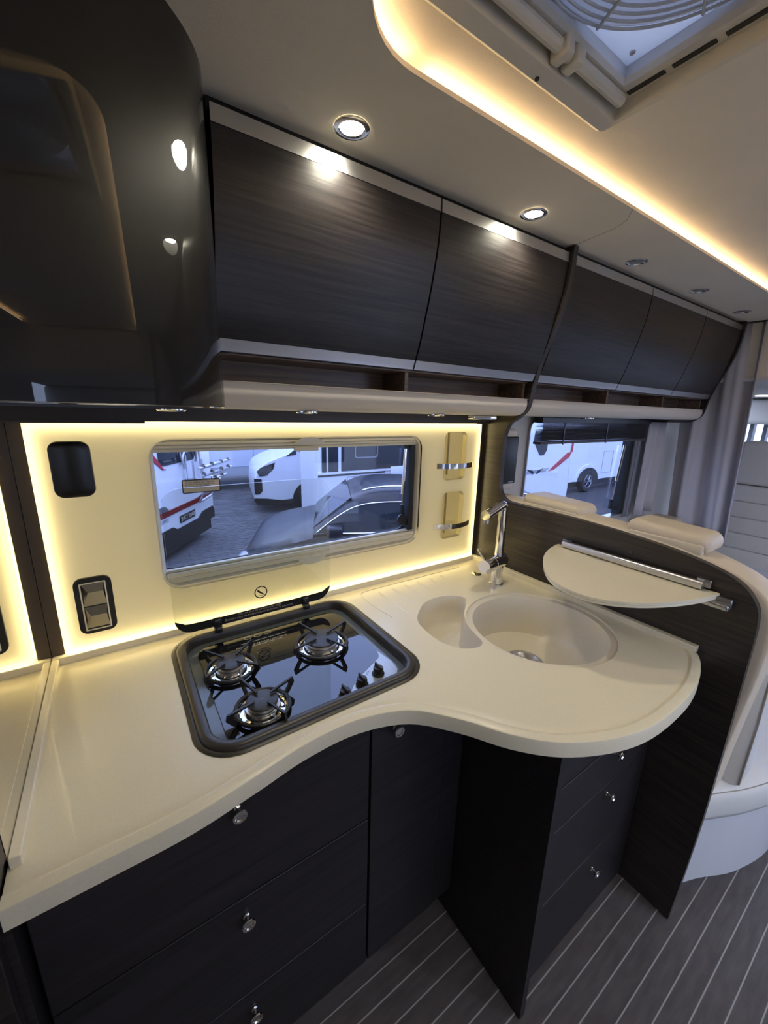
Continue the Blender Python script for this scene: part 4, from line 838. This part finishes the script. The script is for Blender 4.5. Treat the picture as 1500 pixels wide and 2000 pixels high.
# --- camper van
def van(name, lab, x0, y0, sgn=1, sd_=1):
    t = thing(name, lab, 'van', (x0+2, y0+sd_*1, GZ))
    side = [(0.05,0.22),(0.0,0.30),(0.0,0.55),(0.03,0.85),(0.10,1.02),(0.30,1.15),(0.75,1.32),(1.35,1.85),(1.55,1.95),(1.7,2.62),(5.6,2.62),(5.65,0.25)]
    arch = [(1.30+0.42*math.cos(a), 0.25+0.36*math.sin(a)+0.05) for a in [i*PI/10 for i in range(11)]]
    lp = side[:]+arch
    ya, yb = (y0, y0+2.0) if sd_ > 0 else (y0-2.0, y0)
    m = M(); m.plate([(x0+sgn*p[0], GZ+p[1]) for p in lp], [], 'y', ya, yb); obj('body', m, WHITEP, t, bevel=0.02)
    yf = ya-0.004 if sd_ > 0 else yb+0.004
    def sp(nm, lo, mt__, th=0.008):
        mm = M(); mm.plate([(x0+sgn*p[0], GZ+p[1]) for p in lo], [], 'y', min(yf, yf-sd_*th), max(yf, yf-sd_*th)); return obj(nm, mm, mt__, t, smooth=False)
    sp('side_window', [(0.98,1.38),(1.45,1.80),(2.15,1.80),(2.15,1.36),(1.2,1.34)], CARGLASS)
    sp('quarter_window', [(0.70,1.27),(0.95,1.45),(0.93,1.31)], CARGLASS)
    sp('headlamp', [(0.06,0.95),(0.16,1.04),(0.46,1.14),(0.42,1.00),(0.28,0.86),(0.12,0.84)], CARGLASS)
    sp('bumper', [(0.05,0.20),(-0.02,0.32),(0.0,0.36),(0.25,0.34),(0.84,0.24),(0.82,0.18)], BLACKP, 0.02)
    sp('air_intake', [(0.0,0.45),(0.0,0.80),(0.16,0.78),(0.17,0.52),(0.10,0.44)], BLACKP, 0.012)
    sp('arch_trim', [(1.30+0.47*math.cos(a), 0.30+0.42*math.sin(a)) for a in [i*PI/12 for i in range(13)]], BLACKP, 0.012)
    sp('sliding_door_joint', [(2.3,0.35),(2.31,0.35),(2.31,1.9),(2.3,1.9)], BLACKP); sp('window_band', [(2.6,1.45),(2.6,1.9),(5.2,1.9),(5.2,1.45)], CARGLASS)
    wheel(t, x0+sgn*1.30, ya-0.03 if sd_ > 0 else yb+0.03, GZ+0.33, 0.34)
    wheel(t, x0+sgn*4.9, ya-0.03 if sd_ > 0 else yb+0.03, GZ+0.33, 0.34)
    yf2 = yf-sd_*0.012
    wgs = [[(s*0.03,0),(s*0.13,0.035),(s*0.30,0.045),(s*0.18,0.0),(s*0.08,-0.03)] for s in (-1,1)]
    return t
cv = van('camper_van', 'white camper van with black wheel arch behind the dark car', 2.46, 8.70)
pv = Vector((2.46, 8.70, GZ)); cv.location = pv + Matrix.Rotation(math.radians(-12), 3, 'Z') @ (cv.location - pv); cv.rotation_euler.z = math.radians(-12)
ov = van('parked_van', 'white van parked outside the opposite window', -1.2, -3.6, 1, -1)
text('van_lettering', 'CAMPER', 0.16, ov, REDP, frame((1.3, -3.585, 0.12), (-1,0,0), (0,0,1)), 0.002)
m = M(); wgx, wgz = 1.3, 0.30
for s in (-1, 1): m.plate([(wgx+s*0.04,wgz-0.02),(wgx+s*0.10,wgz+0.03),(wgx+s*0.34,wgz+0.06),(wgx+s*0.20,wgz-0.01),(wgx+s*0.08,wgz-0.05)], [], 'y', -3.588, -3.584)
m.torus((wgx, -3.586, wgz), 0.045, 0.01, 20, 5, ax='y'); obj('wing_emblem', m, BLACKP, ov, smooth=False)

# --- long motorhome parallel to ours
lm = thing('long_motorhome', 'long white motorhome with dark window band behind the dark car', 'motorhome', (9, 7.8, GZ))
m = M(); m.box(3.02, 16.0, 6.6, 7.4, -0.38, 2.5)
obj('body', m, WHITEP, lm, smooth=False)
for a, b in ((3.10,3.19),(3.23,3.43),(3.50,5.02)): 
    obj('window', M().box(a, b, 6.585, 6.6, 0.43, 1.4), CARGLASS, lm, smooth=False)
obj('opening_window', M().plate(rrect(3.78,4.30,0.66,1.2,0.06), [rrect(3.80,4.28,0.68,1.18,0.05)], 'y', 6.572, 6.585), ALLOY, lm, smooth=False)
obj('trim_rail', M().box(3.02, 5.0, 6.57, 6.6, 0.385, 0.42), WHITEP, lm, smooth=False); obj('shadow_gap', M().box(3.02, 4.5, 6.59, 6.6, 0.345, 0.375), BLACKP, lm, smooth=False)
for lp in (rrect(3.62,3.86,0.06,0.32,0.03), rrect(3.42,3.80,-0.36,-0.05,0.05), rrect(4.86,5.4,-0.3,0.14,0.05), rrect(12.9,13.5,-0.2,0.5,0.02)):
    obj('service_hatch', M().plate(lp, [offset(lp, 0.012)], 'y', 6.592, 6.6), GREYP, lm, smooth=False)
obj('side_box', M().rbox(4.62, 5.5, 6.56, 6.6, 0.20, 0.46, 0.01, 2), WHITEP, lm)
obj('arch_trim', M().plate([(12.12+0.70*math.cos(a), -0.38+0.50*math.sin(a)) for a in [i*PI/12 for i in range(13)]], [], 'y', 6.575, 6.6), WHITEP, lm, smooth=False)
obj('wheel_arch', M().plate([(12.12+0.58*math.cos(a), -0.38+0.40*math.sin(a)) for a in [i*PI/12 for i in range(13)]], [], 'y', 6.565, 6.58), BLACKP, lm, smooth=False)
wheel(lm, 12.12, 6.55, GZ+0.34, 0.34); wheel(lm, 7.0, 6.65, GZ+0.34, 0.34)
obj('window_band', M().box(11.4, 15.5, 6.585, 6.6, 0.86, 1.6), CARGLASS, lm, smooth=False)
obj('underside', M().box(3.3, 15.8, 6.75, 7.3, -0.6, -0.38), BLACKP, lm, smooth=False)

# --- dark car
ux, Y0 = 0.943, 4.14
dc_ = thing('dark_car', 'dark estate car with chrome window trim just outside the kitchen window', 'car', (ux, Y0, GZ))
def cx(p): return (ux+p[0], GZ+p[1])
low = spline([(0.12,0.22),(0.0,0.42),(0.0,0.62),(0.05,0.74),(0.20,0.82),(0.48,0.89),(0.82,0.97)], 4)
lowp = low+[(2.2,1.0),(4.2,1.0),(4.42,0.85),(4.45,0.28)]
def ylayer(y, ins): return [(ux+p[0]+ins*(1 if p[0] < 1 else (-1 if p[0] > 4 else 0)), y, GZ+p[1]-ins*(0.35 if p[1] > 0.9 else 0)) for p in lowp]
ys = ((Y0,0.16),(Y0+0.02,0.06),(Y0+0.14,0.0),(Y0+1.52,0.0),(Y0+1.64,0.06),(Y0+1.66,0.16))
m = M(); m.loft([ylayer(y, i) for y, i in ys], True)
for y, i, in ((ys[0]),(ys[-1])):
    q = ylayer(y, i); trn = tessellate_polygon([[Vector((p[0],p[2],0)) for p in q]]); m.add(q, [tuple(t) for t in trn])
obj('body', m, DARKCAR, dc_, angle=50)
roof = spline([(0.80,1.00),(1.05,1.20),(1.25,1.34),(1.50,1.42),(2.0,1.43),(3.0,1.38),(3.8,1.22),(4.2,0.99)], 4)
def rlayer(y, dz): return [(ux+p[0], y, GZ+0.97+(p[1]-0.97)*dz) for p in roof]+[(ux+4.2,y,GZ+0.93),(ux+0.8,y,GZ+0.93)]
m = M(); m.loft([rlayer(Y0+0.03,0.02), rlayer(Y0+0.16,0.86), rlayer(Y0+0.24,0.98), rlayer(Y0+0.4,1.0), rlayer(Y0+1.3,1.0), rlayer(Y0+1.42,0.98), rlayer(Y0+1.50,0.86), rlayer(Y0+1.63,0.02)], True); obj('roof', m, DARKCAR, dc_, angle=60)
m = M(); m.loft([[(ux+x, y, GZ+z) for y in (Y0+0.20, Y0+0.5, Y0+1.2, Y0+1.46)] for x, z in ((0.80,1.005),(0.93,1.115),(1.08,1.235),(1.22,1.345))], close=False); obj('windscreen', m, CARGLASS, dc_)
gl_ = spline([(0.84,1.00),(1.08,1.17),(1.30,1.27),(1.60,1.305),(2.2,1.30),(3.0,1.24),(3.7,1.06)], 4)
def sy(z): return Y0+0.025+0.13*(max(0, z-0.98)/0.36)
m = M(); m.loft([[(ux+p[0], sy(0.985)-0.006, GZ+0.99) for p in gl_], [(ux+p[0], sy(0.98+(p[1]-0.98)*0.5)-0.012, GZ+0.98+(p[1]-0.98)*0.5) for p in gl_], [(ux+p[0], sy(p[1])-0.012, GZ+p[1]) for p in gl_]], close=False); obj('side_glass', m, CARGLASS, dc_)
m = M(); m.tube([(ux+p[0], sy(p[1])-0.018, GZ+p[1]) for p in gl_], 0.008, 6); obj('chrome_trim', m, CHROME, dc_)
m = M(); m.tube([(ux+p[0], Y0+0.24, GZ+p[1]+0.03) for p in roof[10:24]], 0.012, 6); obj('roof_rail', m, CHROME, dc_)
m = M(); m.tube([(ux+0.95,Y0+0.008,GZ+0.985),(ux+2.2,Y0+0.008,GZ+0.985),(ux+3.6,Y0+0.008,GZ+0.985)], 0.009, 6); obj('sill_trim', m, CHROME, dc_)
for xx in (1.95, 2.95): obj('door_joint', M().box(ux+xx, ux+xx+0.008, Y0-0.003, Y0+0.01, GZ+0.35, GZ+0.98), BLACKP, dc_, smooth=False)
m = M(); m.rbox(ux-0.01, ux+0.20, Y0+0.03, Y0+0.22, GZ+0.62, GZ+0.76, 0.05, 4, 'x'); obj('headlamp', m, ALLOY, dc_)
obj('door_mirror', M().rbox(ux+0.95, ux+1.12, Y0-0.15, Y0+0.01, GZ+0.98, GZ+1.09, 0.03, 3, 'z'), DARKCAR, dc_)
for xx in (0.75, 3.6): wheel(dc_, ux+xx, Y0-0.015, GZ+0.33, 0.33)
dc_.rotation_euler.z = math.radians(-26)
# --- red-striped camper seen through the lounge window
rc_ = thing('striped_camper', 'white camper with red stripe seen through the lounge window', 'camper', (6.1, 4.9, GZ))
m = M(); m.plate([(5.45,-0.45),(6.72,-0.45),(6.78,0.3),(6.72,1.0),(6.3,2.2),(5.45,2.2)], [], 'y', 4.0, 5.9); obj('body', m, WHITEP, rc_, bevel=0.06, seg=3)
obj('red_stripe', M().plate([(6.08,0.62),(6.22,0.63),(6.66,0.84),(6.70,0.92),(6.60,0.92),(6.48,0.85)], [], 'y', 3.992, 4.0), REDP, rc_, smooth=False)
obj('red_stripe', M().plate([(6.68,0.92),(6.74,0.92),(6.76,1.30),(6.70,1.30)], [], 'y', 3.992, 4.0), REDP, rc_, smooth=False)
obj('side_window', M().plate([(5.60,1.13),(5.62,1.30),(5.98,1.30),(5.97,0.98),(5.90,0.90),(5.80,0.90)], [], 'y', 3.990, 4.0), CARGLASS, rc_, smooth=False)
obj('grey_skirt', M().plate([(5.47,0.60),(6.0,0.62),(6.12,0.68),(5.47,0.65)], [], 'y', 3.992, 4.0), GREYP, rc_, smooth=False)
m = M()
for s in (-1, 1): m.plate([(5.72+s*0.04,0.62),(5.72+s*0.08,0.66),(5.72+s*0.22,0.68),(5.72+s*0.12,0.62),(5.72+s*0.05,0.59)], [], 'y', 3.990, 4.0)
obj('wing_emblem', m, BLACKP, rc_, smooth=False)
wheel(rc_, 5.75, 4.02, GZ+0.33, 0.33)
